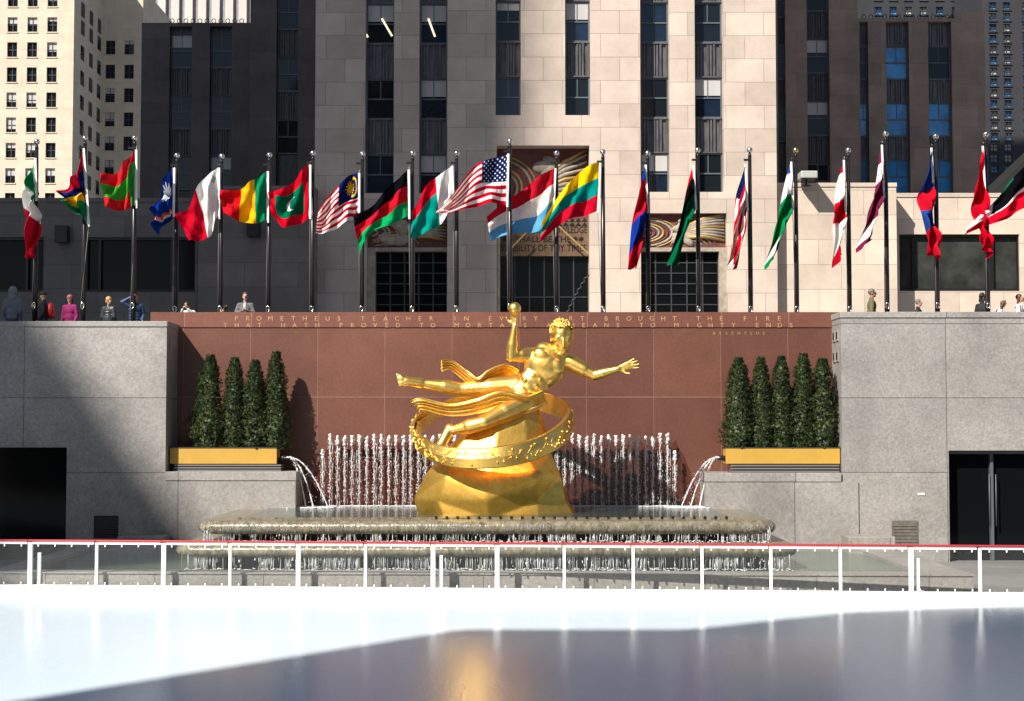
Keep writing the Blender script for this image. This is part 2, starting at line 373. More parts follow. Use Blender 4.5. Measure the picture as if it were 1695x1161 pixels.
b = MB(); b.face([(-400, YW + .5, ZP), (400, YW + .5, ZP), (400, 500, ZP), (-400, 500, ZP)])
tag(b.build('plaza_pavement', PAVE), kind='structure')

# ------------------------------------------------------------------ walls of the sunken court
ZT = PZ(517, YW)              # top of red wall
YL = 41.6                     # granite fronts
YR = 41.8
xL0 = PX(305, YW, 700); xR0 = PX(1380, YW, 700)
wall = thing('red_granite_wall', (0, YW, 0), 'polished red granite back wall of the fountain with a two line gilt inscription along its top', 'wall')
b = MB(); b.box(xL0 - 2, xR0 + 1.5, YW, YW + .45, -.2, PZ(542, YW)); part(b, 'wall_slabs', RED, wall)
b = MB(); b.box(PX(250, YW - .03), xR0 + .55, YW - .03, YW + .5, PZ(542, YW), ZT); part(b, 'coping', REDC, wall)
def glyph_mesh(txt, size):
    cu = bpy.data.curves.new('t', 'FONT'); cu.body = txt; cu.size = size; cu.align_x = 'CENTER'; cu.extrude = .006; cu.resolution_u = 3
    ob = bpy.data.objects.new('t', cu); sc.collection.objects.link(ob)
    dg = bpy.context.evaluated_depsgraph_get(); me = bpy.data.meshes.new_from_object(ob.evaluated_get(dg))
    vs = [v.co.copy() for v in me.vertices]; fs = [tuple(p.vertices) for p in me.polygons]
    bpy.data.objects.remove(ob); bpy.data.curves.remove(cu); bpy.data.meshes.remove(me); return vs, fs
GL = {}
def put_char(mb, ch, size, x, y, z, sx=1.0):
    if ch not in GL: GL[ch] = glyph_mesh(ch, 1.0)
    vs, fs = GL[ch]; n = len(mb.v)
    mb.v += [(x + v.x * size * sx, y - v.z * .5, z + v.y * size) for v in vs]
    for f in fs: mb.f.append(tuple(n + i for i in f)); mb.m.append(0); mb.sm.append(False)
def inscription(txt, px0, py_base, step, gap, hpx, Y, mats, parent, name='inscription'):
    b = MB(); x = px0
    for ch in txt:
        if ch == ' ': x += gap; continue
        p = P(x, py_base, Y); put_char(b, ch, hpx / (F / Y) / .70, p.x, Y, p.z, 1.05); x += step
    return part(b, name, mats, parent)
inscription('PROMETHEUS TEACHER IN EVERY ART BROUGHT THE FIRE', 391, 531, 18.9, 20.4, 7.4, YW - .034, GILT, wall)
inscription('THAT HATH PROVED TO MORTALS A MEANS TO MIGHTY ENDS', 373, 542, 18.9, 20.1, 7.3, YW - .034, GILT, wall)
inscription('AESCHYLUS', 1182, 554, 10.3, 5, 4.5, YW - .004, GILT, wall)

def P2(px, py, Y): return P(px, py, Y)
zLt = PZ(532, YL); zLb = PZ(541, YL)
xLf = PX(275, YL, 650)
pier = thing('granite_pier', (-11.5, YL, 0), 'left grey granite pier and side wall, diagonal shadow across it, dark doorway at its foot', 'wall')
def holed(mb, x0, x1, z0, z1, y, holes, depth, mi=0, rmi=None):
    xs = sorted({x0, x1, *[h[0] for h in holes], *[h[1] for h in holes]}); zs = sorted({z0, z1, *[h[2] for h in holes], *[h[3] for h in holes]})
    xs = [v for v in xs if x0 <= v <= x1]; zs = [v for v in zs if z0 <= v <= z1]
    for i in range(len(xs) - 1):
        for j in range(len(zs) - 1):
            cx = (xs[i] + xs[i+1]) / 2; cz = (zs[j] + zs[j+1]) / 2
            if any(h[0] < cx < h[1] and h[2] < cz < h[3] for h in holes): continue
            mb.face([(xs[i], y, zs[j]), (xs[i+1], y, zs[j]), (xs[i+1], y, zs[j+1]), (xs[i], y, zs[j+1])], mi)
    for h in holes:
        a, c, d, e = h; r = mi if rmi is None else rmi
        mb.face([(a, y, d), (a, y, e), (a, y + depth, e), (a, y + depth, d)], r); mb.face([(c, y, e), (c, y, d), (c, y + depth, d), (c, y + depth, e)], r)
        mb.face([(a, y, e), (c, y, e), (c, y + depth, e), (a, y + depth, e)], r)
        if d > z0 + 1e-4: mb.face([(c, y, d), (a, y, d), (a, y + depth, d), (c, y + depth, d)], r)
def bodybox(mb, x0, x1, y0, y1, z0, z1, mi=0):  # box without its front face
    mb.face([(x0, y1, z0), (x0, y0, z0), (x0, y0, z1), (x0, y1, z1)], mi); mb.face([(x1, y0, z0), (x1, y1, z0), (x1, y1, z1), (x1, y0, z1)], mi)
    mb.face([(x0, y0, z1), (x1, y0, z1), (x1, y1, z1), (x0, y1, z1)], mi); mb.face([(x1, y1, z0), (x0, y1, z0), (x0, y1, z1), (x1, y1, z1)], mi)
dl0, dl1, dlz = -17.5, PX(110, YL, 800), PZ(741, YL)
vx0, vx1, vz0, vz1 = PX(155, YL, 870), PX(196, YL, 870), PZ(892, YL), PZ(854, YL)
b = MB(); holed(b, -26, xLf, -.2, zLb, YL, [(dl0, dl1, -.2, dlz), (vx0, vx1, vz0, vz1)], 1.0)
bodybox(b, -26, xLf, YL, YW + .3, -.2, zLb); part(b, 'wall_face', GRAN, pier)
b = MB(); b.box(-26, xLf + .02, YL - .03, YW + .3, zLb, zLt); part(b, 'coping', GRANC, pier, .012)
b = MB(); b.box(dl0, dl1, YL + .9, YL + .95, -.2, dlz); d = part(b, 'door', DOORG, pier)
b = MB(); b.box(vx0 + .02, vx1 - .02, YL + .06, YL + .1, vz0, vz1 - .02)
for i in range(9): b.box(vx0 + .02, vx1 - .02, YL + .03, YL + .06, vz0 + .05 + i * .065, vz0 + .075 + i * .065)
part(b, 'vent_grille', BLACK, pier)
for px in (283, 296):
    b = MB(); z = PZ(568, YL + .5); y = YL + .35 + (px - 283) * .04
    b.box(xLf + .001, xLf + .03, y, y + .3, z - .16, z + .16); b.box(xLf + .03, xLf + .034, y + .05, y + .25, z - .11, z + .11)
    part(b, 'recessed_lamp_box', [GRAN, BLACK], pier)
# ledges that carry the planters
zLg = PZ(781, YL); xLe = PX(489, YL, 820)
ledge = thing('granite_ledge', (-7, YL, 0), 'low grey granite ledge under the left ochre planter', 'ledge')
b = MB(); b.box(xLf + .003, xLe, YL + .003, YW - .002, -.1, zLg - .24); part(b, 'ledge_face', GRAN, ledge)
b = MB(); b.box(xLf + .003, xLe + .02, YL - .02, YW - .002, zLg - .24, zLg); part(b, 'coping', GRANC, ledge, .01)
zRt = PZ(516.5, YR); xRf = PX(1393, YR, 650); zRg = PZ(783, YR); xRe = PX(1168, YR, 820)
pierR = thing('granite_pier', (12, YR, 0), 'right sunlit grey granite pier with a tall dark glass doorway at its right end', 'wall')
dr0, dr1, drz = PX(1571, YR, 820), 19.5, PZ(746, YR)
b = MB(); holed(b, xRf, 27, -.2, zRt - .16, YR, [(dr0, dr1, -.2, drz)], .6)
bodybox(b, xRf, 27, YR, YW + .3, -.2, zRt - .16); part(b, 'wall_face', GRAN, pierR)
b = MB(); b.box(xRf - .02, 27, YR - .03, YW + .3, zRt - .16, zRt); part(b, 'coping', GRANC, pierR, .012)
b = MB(); b.box(dr0, dr1, YR + .45, YR + .5, -.2, drz); dd = part(b, 'door', DOORG, pierR)
b = MB()
b.box(dr0, dr0 + .1, YR + .3, YR + .45, -.2, drz); b.box(dr0, dr1, YR + .3, YR + .45, drz - .1, drz)
xx = PX(1648, YR, 820); b.box(xx - .04, xx + .04, YR + .3, YR + .45, -.2, drz - .1)
part(b, 'door_frame', FRAME, pierR)
for k in (-1, 1):
    b = MB(); b.tube([(xx + k * .09, YR + .25, 1.0), (xx + k * .09, YR + .25, 2.4)], .015, 8); part(b, 'door_handle', FRAME, pierR)
x0, x1 = PX(1476, YR, 880), PX(1519, YR, 880); z0, z1 = PZ(905, YR), PZ(862, YR)
b = MB(); b.box(x0, x1, YR - .03, YR - .002, z0, z1)
for i in range(7): b.box(x0 + .03, x1 - .03, YR - .045, YR - .03, z0 + .04 + i * .085, z0 + .07 + i * .085)
part(b, 'vent_grille', mat('aged_vent', (.17, .15, .13), .6, .3, .3, 6), pierR)
p = P(1525, 818, YR); b = MB(); b.box(p.x - .09, p.x + .09, YR - .02, YR - .002, p.z - .03, p.z + .03); part(b, 'small_plate', WHITE, pierR)
for py in (556, 590):
    for q in range(2):
        z = PZ(py, YR + .5); y = YR + .3 + q * .42; b = MB()
        b.box(xRf - .03, xRf - .001, y, y + .28, z - .15, z + .15); b.box(xRf - .034, xRf - .03, y + .05, y + .23, z - .1, z + .1, 1)
        part(b, 'recessed_lamp_box', [GRAN, BLACK], pierR)
ledgeR = thing('granite_ledge', (8, YR, 0), 'low grey granite ledge under the right ochre planter', 'ledge')
b = MB(); b.box(xRe, PX(1420, YR, 800), YR - .05, YW - .002, -.1, zRg - .24); part(b, 'ledge_face', GRAN, ledgeR)
b = MB(); b.box(xRe - .02, xRf - .04, YR - .07, YW - .002, zRg - .24, zRg); part(b, 'coping', GRANC, ledgeR, .01)
b = MB(); b.box(PX(1395, 41.2), PX(1471, 41.2), 40.8, YR - .06, ZF, PZ(888, 41.0)); o = b.build('stone_bench', CURB, bevel=.02)
tag(o, 'small low stone block against the right granite wall beside the vent', 'stone bench')
b = MB(); b.box(PX(200, 41.0, 880), PX(275, 41.0, 880), 40.6, YL - .06, ZF, PZ(888, 40.8)); o = b.build('stone_bench', CURB, bevel=.02)
tag(o, 'small low stone block in shade against the left granite wall', 'stone bench')

# ------------------------------------------------------------------ fountain
YS1 = 36.6; zS1 = PZ(863, YS1); YS2 = 35.9; zS2 = PZ(903, YS2)
basin = thing('fountain_basin', (PX(804, 40), 40, 0), 'two tiered stone fountain basin with thick rounded lips below the gilded statue', 'fountain')
def slab(xa, xb, yf, z1, th, name):
    b = MB(); r = th / 2; prof = []
    for i in range(9):
        a = -math.pi / 2 + math.pi * i / 8; prof.append((r - r * math.cos(a), z1 - r + r * math.sin(a)))
    rows = []
    outline = lambda off: [(xa + off, YW - .05), (xa + off, yf + .5 + off * .2), (xa + off + .12, yf + .15 + off), (xa + off + .5, yf + off), (xb - off - .5, yf + off), (xb - off - .12, yf + .15 + off), (xb - off, yf + .5 + off * .2), (xb - off, YW - .05)]
    for off, z in prof: rows.append([(x, y, z) for x, y in outline(off)])
    n = len(b.v)
    for rw in rows: b.v += rw
    k = 8
    for i in range(len(rows) - 1):
        for j in range(k - 1):
            b.f.append((n + i*k + j, n + i*k + j + 1, n + (i+1)*k + j + 1, n + (i+1)*k + j)); b.m.append(0); b.sm.append(True)
    b.f.append(tuple(n + (len(rows)-1)*k + j for j in range(k))); b.m.append(0); b.sm.append(False)
    b.f.append(tuple(n + j for j in reversed(range(k)))); b.m.append(0); b.sm.append(False)
    return part(b, name, WET, basin)
s1a, s1b = PX(321, YS1, 870), PX(1290, YS1, 870); s2a, s2b = PX(284, YS2, 910), PX(1326, YS2, 910)
slab(s1a, s1b, YS1, zS1, .32, 'upper_slab'); slab(s2a, s2b, YS2, zS2, .28, 'lower_slab')
DARKST = mat('dark_wet_stone', (.022, .022, .022), .3, 0, .4, 6)
b = MB(); b.box(s1a + .7, s1b - .7, YS1 + .75, YW - .1, zS2, zS1 - .32); part(b, 'upper_pedestal', DARKST, basin)
b = MB(); b.box(s2a + .7, s2b - .7, YS2 + .75, YW - .1, .1, zS2 - .28); part(b, 'lower_pedestal', DARKST, basin)
# weir with square slots
b = MB(); yv = PG(847, 859.5, zS1).y
b.box(s1a + .9, s1b - .9, yv, yv + .12, zS1 - .01, zS1 + .035); part(b, 'weir', WET, basin)
b = MB(); px = 722
while px < 1215:
    x = PX(px, yv, 855); b.box(x - .032, x + .032, yv - .012, yv - .001, zS1 + .004, zS1 + .07); px += 17.8
part(b, 'weir_slots', BLACK, basin)
b = MB(); b.face([(s1a + 1.0, yv + .1, zS1 + .03), (s1b - 1.0, yv + .1, zS1 + .03), (s1b - 1.0, YW - .01, zS1 + .03), (s1a + 1.0, YW - .01, zS1 + .03)])
tag(b.build('basin_water', WATER), kind='structure')
b = MB(); b.face([(s1a + .25, YS1 + .3, zS1 + .006), (s1b - .25, YS1 + .3, zS1 + .006), (s1b - .25, yv, zS1 + .006), (s1a + .25, yv, zS1 + .006)])
# pool and its curb
zc = .44; cY0 = 34.75; cX0 = -11.9; cX1 = PG(1604, 949, zc).x
def cy(x): return 34.62 - x * .03
curb = thing('pool_curb', (0, cY0, 0), 'long low granite curb enclosing the fountain pool behind the rink barrier', 'curb')
b = MB()
def curbseg(b, x0, x1, w0, z0, z1):
    n = 12
    for i in range(n):
        xa = x0 + (x1 - x0) * i / n; xb = x0 + (x1 - x0) * (i + 1) / n
        b.face([(xa, cy(xa), z0), (xb, cy(xb), z0), (xb, cy(xb), z1), (xa, cy(xa), z1)])
        b.face([(xa, cy(xa), z1), (xb, cy(xb), z1), (xb, cy(xb) + w0, z1), (xa, cy(xa) + w0, z1)])
        b.face([(xb, cy(xb) + w0, z0), (xa, cy(xa) + w0, z0), (xa, cy(xa) + w0, z1), (xb, cy(xb) + w0, z1)])
curbseg(b, cX0, cX1, .55, ZF - .1, zc - .03); part(b, 'curb_front', CURB, curb)
b = MB()
for (x0, x1) in ((cX0, cX0 + .6), (cX1 - 1.0, cX1)):
    b.box(x0, x1, cy(x0) + .556, YL - .07, ZF - .1, zc)
part(b, 'curb_side', CURB, curb)
b = MB(); n = len(b.v); b.box(cX0 - .03, cX1 + .03, 0, 1, zc - .03, zc + .005)
b.v = [(x, cy(x) - .03 if y == 0 else cy(x) + .58, z) for x, y, z in b.v]; part(b, 'curb_cap', CURB, curb)
b = MB()
for i in range(1): b.face([(cX0 + .55, 35.0, .36), (cX1 - .95, 34.9, .36), (cX1 - .95, YL - .05, .36), (cX0 + .55, YL - .05, .36)])
tag(b.build('pool_water', POOLW), kind='structure')
# falling curtains
def curtain(name, xa, xb, y, z0, z1, n, label):
    b = MB()
    for i in range(n):
        x = random.uniform(xa, xb); yy = y + random.uniform(-.03, .06); dens = noise.noise(Vector((x * 2.6, 3.1, z0)))
        if dens < -.05 and random.random() < .75: continue
        zt = z1 - random.random() ** 2 * .1; L = (z1 - z0) * (1 if random.random() < .55 else random.uniform(.15, .8))
        zb = max(z0, zt - L) ; r = random.choice((.004, .006, .008, .012))
        if random.random() < .35: zt = random.uniform(z0 + .03, z1); zb = max(z0, zt - random.uniform(.02, .09)); r *= 1.4
        pts = [(x + random.uniform(-.008, .008), yy, zt + (zb - zt) * q / 3) for q in range(4)]
        b.tube(pts, [r * random.uniform(.5, 1.3) for _ in range(4)], 4, mi=0 if random.random() < .6 else 1)
    for i in range(n // 3):
        x = random.uniform(xa, xb); b.ell((x, y + random.uniform(-.15, .12), z0 + random.uniform(0, .05)), (random.uniform(.01, .04), .02, .01), nu=6, nv=4)
    o = b.build(name, [FOAM, FOAMT]); tag(o, label, 'falling water', kind='stuff')
curtain('water_curtain', s1a + .2, s1b - .2, YS1 + .12, zS2 + .0, zS1 - .12, 1500, 'thin sparkling water curtain dripping off the upper basin lip')
curtain('water_curtain', s2a + .2, s2b - .2, YS2 + .12, .37, zS2 - .1, 1900, 'thin sparkling water curtain dripping off the lower basin lip')
# film streaks running over the upper lip
b = MB()
for i in range(1100):
    x = random.uniform(s1a + .15, s1b - .15)
    if noise.noise(Vector((x * .9, 0, 0))) < -.1 and random.random() < .6: continue
    a0 = random.uniform(-20, 35); a1 = a0 - random.uniform(6, 28); r = .16
    pts = []
    for q in range(4):
        a = R(a0 + (a1 - a0) * q / 3); pts.append((x + random.uniform(-.004, .004), YS1 + r - (r + .003) * math.cos(a), zS1 - r + (r + .003) * math.sin(a)))
    b.tube(pts, [random.uniform(.003, .009) for _ in range(4)], 4)
tag(b.build('water_film', FOAMT), 'broken film of water sliding over the upper basin lip', 'falling water', kind='stuff')

# jets along the red wall
ztop = PZ(722, YW - .35); zb0 = zS1 + .03
def jet_mb(h, seed, big=1.0):
    rnd = random.Random(seed); b = MB()
    pts = []; rad = []; n = 22
    for i in range(n):
        u = i / (n - 1); pts.append((rnd.uniform(-.012, .012), rnd.uniform(-.012, .012), h * u))
        rad.append((.005 + .013 * u ** 2 + rnd.uniform(-.003, .006)) * big)
    b.tube(pts, rad, 6)
    for i in range(115):     # froth clinging to the column
        z = h * rnd.random() ** .75; b.ell((rnd.gauss(0, .026), rnd.gauss(0, .026), z), (rnd.uniform(.005, .012), rnd.uniform(.005, .012), rnd.uniform(.008, .035)), nu=5, nv=4)
    for i in range(34):      # frothing head
        a = rnd.uniform(0, 6.28); r = rnd.uniform(0, .038); b.ell((math.cos(a) * r, math.sin(a) * r, h - rnd.uniform(-.04, .22)), rnd.uniform(.016, .038) * big, nu=6, nv=4)
    for i in range(8):       # broken falling threads
        x = rnd.uniform(-.085, .085); z = h * rnd.uniform(.7, .97); y = rnd.uniform(-.04, .05); zz = z
        while zz > .02:
            L = rnd.uniform(.03, .22); 
            if rnd.random() < .45: b.tube([(x, y, zz), (x + rnd.uniform(-.012, .012), y, max(0.01, zz - L))], [rnd.uniform(.002, .006), rnd.uniform(.002, .005)], 4, mi=1 if rnd.random() < .4 else 0)
            x += rnd.uniform(-.006, .006); zz -= L + rnd.uniform(.005, .05)
    for i in range(100):
        z = h * rnd.random() ** .8; b.ell((rnd.uniform(-.09, .09), rnd.uniform(-.06, .08), z), rnd.uniform(.003, .008), nu=5, nv=3)
    for i in range(8): b.ell((rnd.uniform(-.1, .1), rnd.uniform(-.1, .1), .004), (rnd.uniform(.02, .06), rnd.uniform(.02, .05), .012), nu=6, nv=4)
    return b
_O = 'first second third fourth fifth sixth seventh eighth ninth tenth eleventh twelfth thirteenth fourteenth fifteenth sixteenth seventeenth eighteenth nineteenth twentieth'.split()
ORD = _O + ['twenty ' + q for q in _O[:9]] + ['thirtieth']
JM = [jet_mb(1.93, 100 + i).mesh('water_jet', [FOAM, FOAMT]) for i in range(6)]
JSH = [jet_mb(1.5, 200 + i).mesh('water_jet', [FOAM, FOAMT]) for i in range(2)]
pxs = []; px = 534
while px < 1120: pxs.append(px); px += 12.15
for i, px in enumerate(pxs):
    if px > 1106: me = JSH[0]
    elif px < 537: me = JSH[1]
    else: me = JM[i % 6]
    y = YW - .38
    if 690 < px < 945 : pass
    o = bpy.data.objects.new('water_jet', me); sc.collection.objects.link(o); o.location = (PX(px, y, 780), y, zb0)
    o.scale = (1, 1, random.uniform(.97, 1.02)); o.rotation_euler = (0, 0, random.choice((0, math.pi)))
    side = 'left' if px < 820 else 'right'
    k_ = i if px < 820 else len(pxs) - 1 - i
    tag(o, '%s white fountain jet counted from the %s end of the row' % (ORD[k_], side), 'water jet', 'row of fountain jets before the red wall')
# water-darkened granite behind the jets, its upper edge scalloped by the spray
b = MB(); xw0, xw1 = PX(515, YW), PX(1150, YW); n = 260; rz = []
WETRED = mat('wet_red_granite', (.085, .026, .018), .16, 0, .35, 6, stretch=(3, 1, .4))
for i in range(n + 1):
    x = xw0 + (xw1 - xw0) * i / n; e_ = min(1, i / 14, (n - i) / 14); jx = abs(math.sin(math.pi * (x - PX(534, YW)) / .206))
    rz.append((x, zb0 + (1.72 + .14 * (1 - jx) + .2 * noise.noise(Vector((x * 2.1, 0, 0)))) * e_ ** .45))
for i in range(n):
    b.face([(rz[i][0], YW - .004, zb0 - .05), (rz[i+1][0], YW - .004, zb0 - .05), (rz[i+1][0], YW - .004, rz[i+1][1]), (rz[i][0], YW - .004, rz[i][1])])
part(b, 'wet_patch', WETRED, wall)
# foam line at the foot of the jets
b = MB()
for i in range(900):
    x = random.uniform(PX(490, YW), PX(1170, YW)); b.ell((x, YW - .35 + random.gauss(0, .10), zb0 + .003), (random.uniform(.02, .08), random.uniform(.015, .04), random.uniform(.006, .018)), nu=6, nv=4)
for (cx, cyy) in ((PX(520, YW - .9), YW - 1.0), (PX(1140, YW - .9), YW - 1.0)):
    for i in range(260): b.ell((cx + random.gauss(0, .26), cyy + random.gauss(0, .2), zb0 + .003), (random.uniform(.02, .08), random.uniform(.02, .05), random.uniform(.006, .02)), nu=6, nv=4)
tag(b.build('foam', FOAM), 'white foam floating where the jets fall into the basin', 'foam', kind='stuff')
# side spouts
def spout(pxs_, sgn, label, xstart, Y0):
    z0 = PZ(757, Y0)
    root = thing('water_spout', (xstart, Y0, z0), label, 'water spout')
    b = MB(); b.tube([(xstart - sgn * .35, Y0 + .1, z0 - .14), (xstart - sgn * .12, Y0 + .05, z0 - .02), (xstart, Y0, z0)], [.07, .075, .05], 10)
    b.ell((xstart - sgn * .05, Y0, z0 - .03), (.1, .1, .06)); part(b, 'nozzle', BLACK, root)
    for k, pe in enumerate(pxs_):
        b = MB(); xe = PX(pe, Y0, 840); pts = []; rad = []
        rnd = random.Random(k + 5)
        for i in range(40):
            u = i / 39; x = xstart + (xe - xstart) * u; z = z0 + .55 * u * (.30) - (z0 - zb0 + .165) * u ** 2
            pts.append((x + rnd.uniform(-.006, .006), Y0 - .12 * k + rnd.uniform(-.01, .01), z + rnd.uniform(-.006, .006))); rad.append(.013 + rnd.uniform(-.006, .010) + .006 * u)
        b.tube(pts, rad, 6)
        for i in range(90):
            u = rnd.random(); p = Vector(pts[int(u * 39)]); s_ = .02 + .09 * u
            b.ell(p + Vector((rnd.gauss(0, s_ * .5), rnd.gauss(0, s_ * .5), rnd.gauss(0, s_ * .4))), rnd.uniform(.005, .013), nu=5, nv=3)
        part(b, 'water_stream', FOAM, root)
spout([506, 520, 545], 1, 'black nozzle shooting three arcs of water beside the left planter', PX(476, 42.1, 760), 42.1)
spout([1158, 1142, 1126], -1, 'black nozzle shooting three arcs of water beside the right planter', PX(1190, 42.1, 760), 42.1)

# ------------------------------------------------------------------ planters and evergreens
def planter(xa, xb, Yf, label, topz, botz, bz):
    root = thing('planter_box', ((xa + xb) / 2, Yf, bz), label, 'planter', 'ochre planter boxes beside the fountain')
    b = MB(); t = .05; d = .62
    b.box(xa, xb, Yf, Yf + t, botz, topz); b.box(xa, xb, Yf + d - t, Yf + d, botz, topz); b.box(xa, xa + t, Yf + t, Yf + d - t, botz, topz); b.box(xb - t, xb, Yf + t, Yf + d - t, botz, topz)
    part(b, 'box', YEL, root, .006)
    b = MB()
    b.box(xa - .015, xb + .015, Yf - .015, Yf + .05, topz, topz + .025); b.box(xa - .015, xb + .015, Yf + d - .05, Yf + d + .015, topz, topz + .025)
    b.box(xa - .015, xa + .05, Yf + .05, Yf + d - .05, topz, topz + .025); b.box(xb - .05, xb + .015, Yf + .05, Yf + d - .05, topz, topz + .025); part(b, 'rim', BRONZE, root)
    b = MB(); b.box(xa + t, xb - t, Yf + t, Yf + d - t, botz, topz - .06); part(b, 'soil', SOIL, root)
    b = MB(); h = (botz - bz)
    for k in range(3):
        z = bz + h * (k + .12) / 3; b.box(xa + .12, xb + .12 if xa < 0 else xb - .02, Yf - .02, Yf + d - .02, z, z + h * .18)
    b.box(xa + .25, xb - .1, Yf + .06, Yf + d - .1, bz, botz, 1); part(b, 'slatted_base', [WOODS, BLACK], root)
    return root
YP = 41.95
zpt, zpb = PZ(742, YP), PZ(768, YP)
planter(xLf + .04, PX(458, YP, 750), YP, 'long ochre planter box on the left ledge holding four clipped evergreens', zpt, zpb, zLg)
planter(PX(1202, YP, 750), xRf - .03, YP, 'long ochre planter box on the right ledge holding five clipped evergreens', zpt, zpb, zRg)
def evergreen(pxc, pyt, wpx, label, seed, grp, lean=0):
    rnd = random.Random(seed); Y = YP + .31; zb = zpt - .07; zt = PZ(pyt, Y); H = zt - zb; xc = PX(pxc, Y, 680); Rr = wpx / 60.3 / 2 * 1.16
    root = thing('evergreen_tree', (xc, Y, zb), label, 'evergreen tree', grp)
    b = MB(); b.tube([(xc, Y, zb), (xc + .01, Y, zb + H * .5), (xc + lean, Y, zt - .15)], [.035, .025, .006], 7)
    for i in range(14):
        z = zb + H * (.12 + .05 * i); a = rnd.uniform(0, 6.28); b.tube([(xc, Y, z), (xc + math.cos(a) * Rr * .7, Y + math.sin(a) * Rr * .6, z + .2)], [.01, .004], 5)
    part(b, 'trunk', BARK, root)
    b = MB()
    def rad(u, a):
        base = Rr * (min(1, .78 + u * 1.2) if u < .18 else 1.0) * (1 - max(0, u - .2) / .8 * .76) * (1 - max(0, u - .86) * 3.6)
        return max(.02, base * (1 + .38 * noise.noise(Vector((math.cos(a) * 1.5, math.sin(a) * 1.5 + seed, u * 5))) + .45 * noise.noise(Vector((math.cos(a) * 4, math.sin(a) * 4 + seed, u * 22)))))
    # dark inner mass
    n = 16; k = 10; st = len(b.v)
    for i in range(n):
        u = i / (n - 1) * .93
        for j in range(k):
            a = 2 * math.pi * j / k; r = rad(u, a) * .6; b.v.append((xc + lean * u + math.cos(a) * r, Y + math.sin(a) * r * .72, zb + H * u + .03))
    for i in range(n - 1):
        for j in range(k):
            b.f.append((st + i*k + j, st + i*k + (j+1) % k, st + (i+1)*k + (j+1) % k, st + (i+1)*k + j)); b.m.append(0); b.sm.append(False)
    # sprays: each a fan of small flat leaves turned upwards
    for i in range(1900):
        u = rnd.random() ** .95 * .985; a = rnd.uniform(0, 2 * math.pi); r = rad(u, a) * rnd.uniform(.70, 1.04)
        c = Vector((xc + lean * u + math.cos(a) * r, Y + math.sin(a) * r * .72, zb + H * u))
        out = Vector((math.cos(a), math.sin(a), 0)); up = (Vector((0, 0, 1)) + out * rnd.uniform(.1, .9) + Vector((rnd.gauss(0, .3), rnd.gauss(0, .3), 0))).normalized()
        side = up.cross(out).normalized(); side = (side + out * rnd.uniform(-.9, .9)).normalized()
        for q in range(5):
            d = (up + side * (q - 2) * .38).normalized(); L = rnd.uniform(.05, .095); wv = d.cross(out).normalized() * rnd.uniform(.012, .02); s0 = c + d * .01 + out * rnd.uniform(-.012, .02)
            b.face([s0, s0 + d * L * .5 + wv, s0 + d * L, s0 + d * L * .5 - wv])
    part(b, 'crown', LEAF, root)
L_ = [(345, 588, 50, 'tallest wide evergreen with a hooked tip, leftmost in the left planter, half in pier shadow'), (386, 592, 40, 'second evergreen from the left pier, double tipped, in the left planter'),
      (419, 597, 44, 'shortest evergreen in the left planter, third from the left pier'), (455, 583, 42, 'pointed evergreen at the fountain end of the left planter')]
R_ = [(1223, 593, 50, 'broad evergreen at the fountain end of the right planter'), (1262, 592, 40, 'second evergreen from the fountain in the right planter'), (1293, 590, 40, 'middle evergreen of the five in the right planter'),
      (1327, 585, 42, 'tallest evergreen of the right planter, second from the right pier'), (1363, 594, 50, 'evergreen touching the right pier at the end of the right planter')]
for i, (a_, t_, w_, l_) in enumerate(L_): evergreen(a_, t_, w_ + 3, l_, 11 + i, 'evergreens in the left planter', random.uniform(-.06, .06))
for i, (a_, t_, w_, l_) in enumerate(R_): evergreen(a_, t_, w_ + 3, l_, 31 + i, 'evergreens in the right planter', random.uniform(-.06, .06))

# ------------------------------------------------------------------ gilded statue (a generic stand-in: reclining figure, plain ribbon, faceted rock)
YST = 39.75; zB = zS1 + .03
statue = thing('gilded_statue', (PX(820, YST), YST, zB), 'gilded statue of a reclining figure over a faceted rock wrapped by a plain ribbon', 'statue')
def S(px, py, dy=0): return P(px, py, YST + dy)
GOLDR = GOLD.copy(); GOLDR.name = 'gold_leaf_rock'
for n_ in GOLDR.node_tree.nodes:
    if n_.type == 'MAP_RANGE': n_.inputs[3].default_value = .52; n_.inputs[4].default_value = .36
    if n_.type == 'VALTORGB': n_.color_ramp.elements[0].color = (.78, .43, .07, 1); n_.color_ramp.elements[1].color = (.98, .62, .14, 1)
# rock: displaced cone with big facets
b = MB(); rnd = random.Random(3); rings = []
prof = [(850, 137, 684, 958), (826, 1, 686, 954), (786, 1, 704, 934), (750, 1, 724, 920), (712, 1, 762, 905), (668, 1, 808, 890), (632, 1, 842, 874)]
k = 10
for i, (py, _, xa, xb) in enumerate(prof):
    z = PZ(py, YST) if i else zB - .1; cx = PX((xa + xb) / 2, YST, py); rx = (PX(xb, YST, py) - PX(xa, YST, py)) / 2; ring = []
    for j in range(k):
        a = 2 * math.pi * (j + .35) / k; a += rnd.uniform(-.1, .1); wob = (1 + rnd.uniform(-.09, .05)) * (1 + .12 * noise.noise(Vector((math.cos(a) * 1.1, math.sin(a) * 1.1, i * .35 + 9))))
        ring.append((cx + math.cos(a) * rx * wob * 1.0, YST + .1 + math.sin(a) * min(rx * .68, 1.22) * wob, z))
    rings.append(ring)
for i in range(len(rings) - 1):
    for j in range(k):
        q4 = [rings[i][j], rings[i][(j+1) % k], rings[i+1][(j+1) % k], rings[i+1][j]]
        if rnd.random() < .5: b.face([q4[0], q4[1], q4[2]]); b.face([q4[0], q4[2], q4[3]])
        else: b.face([q4[0], q4[1], q4[3]]); b.face([q4[1], q4[2], q4[3]])
b.face(rings[-1])
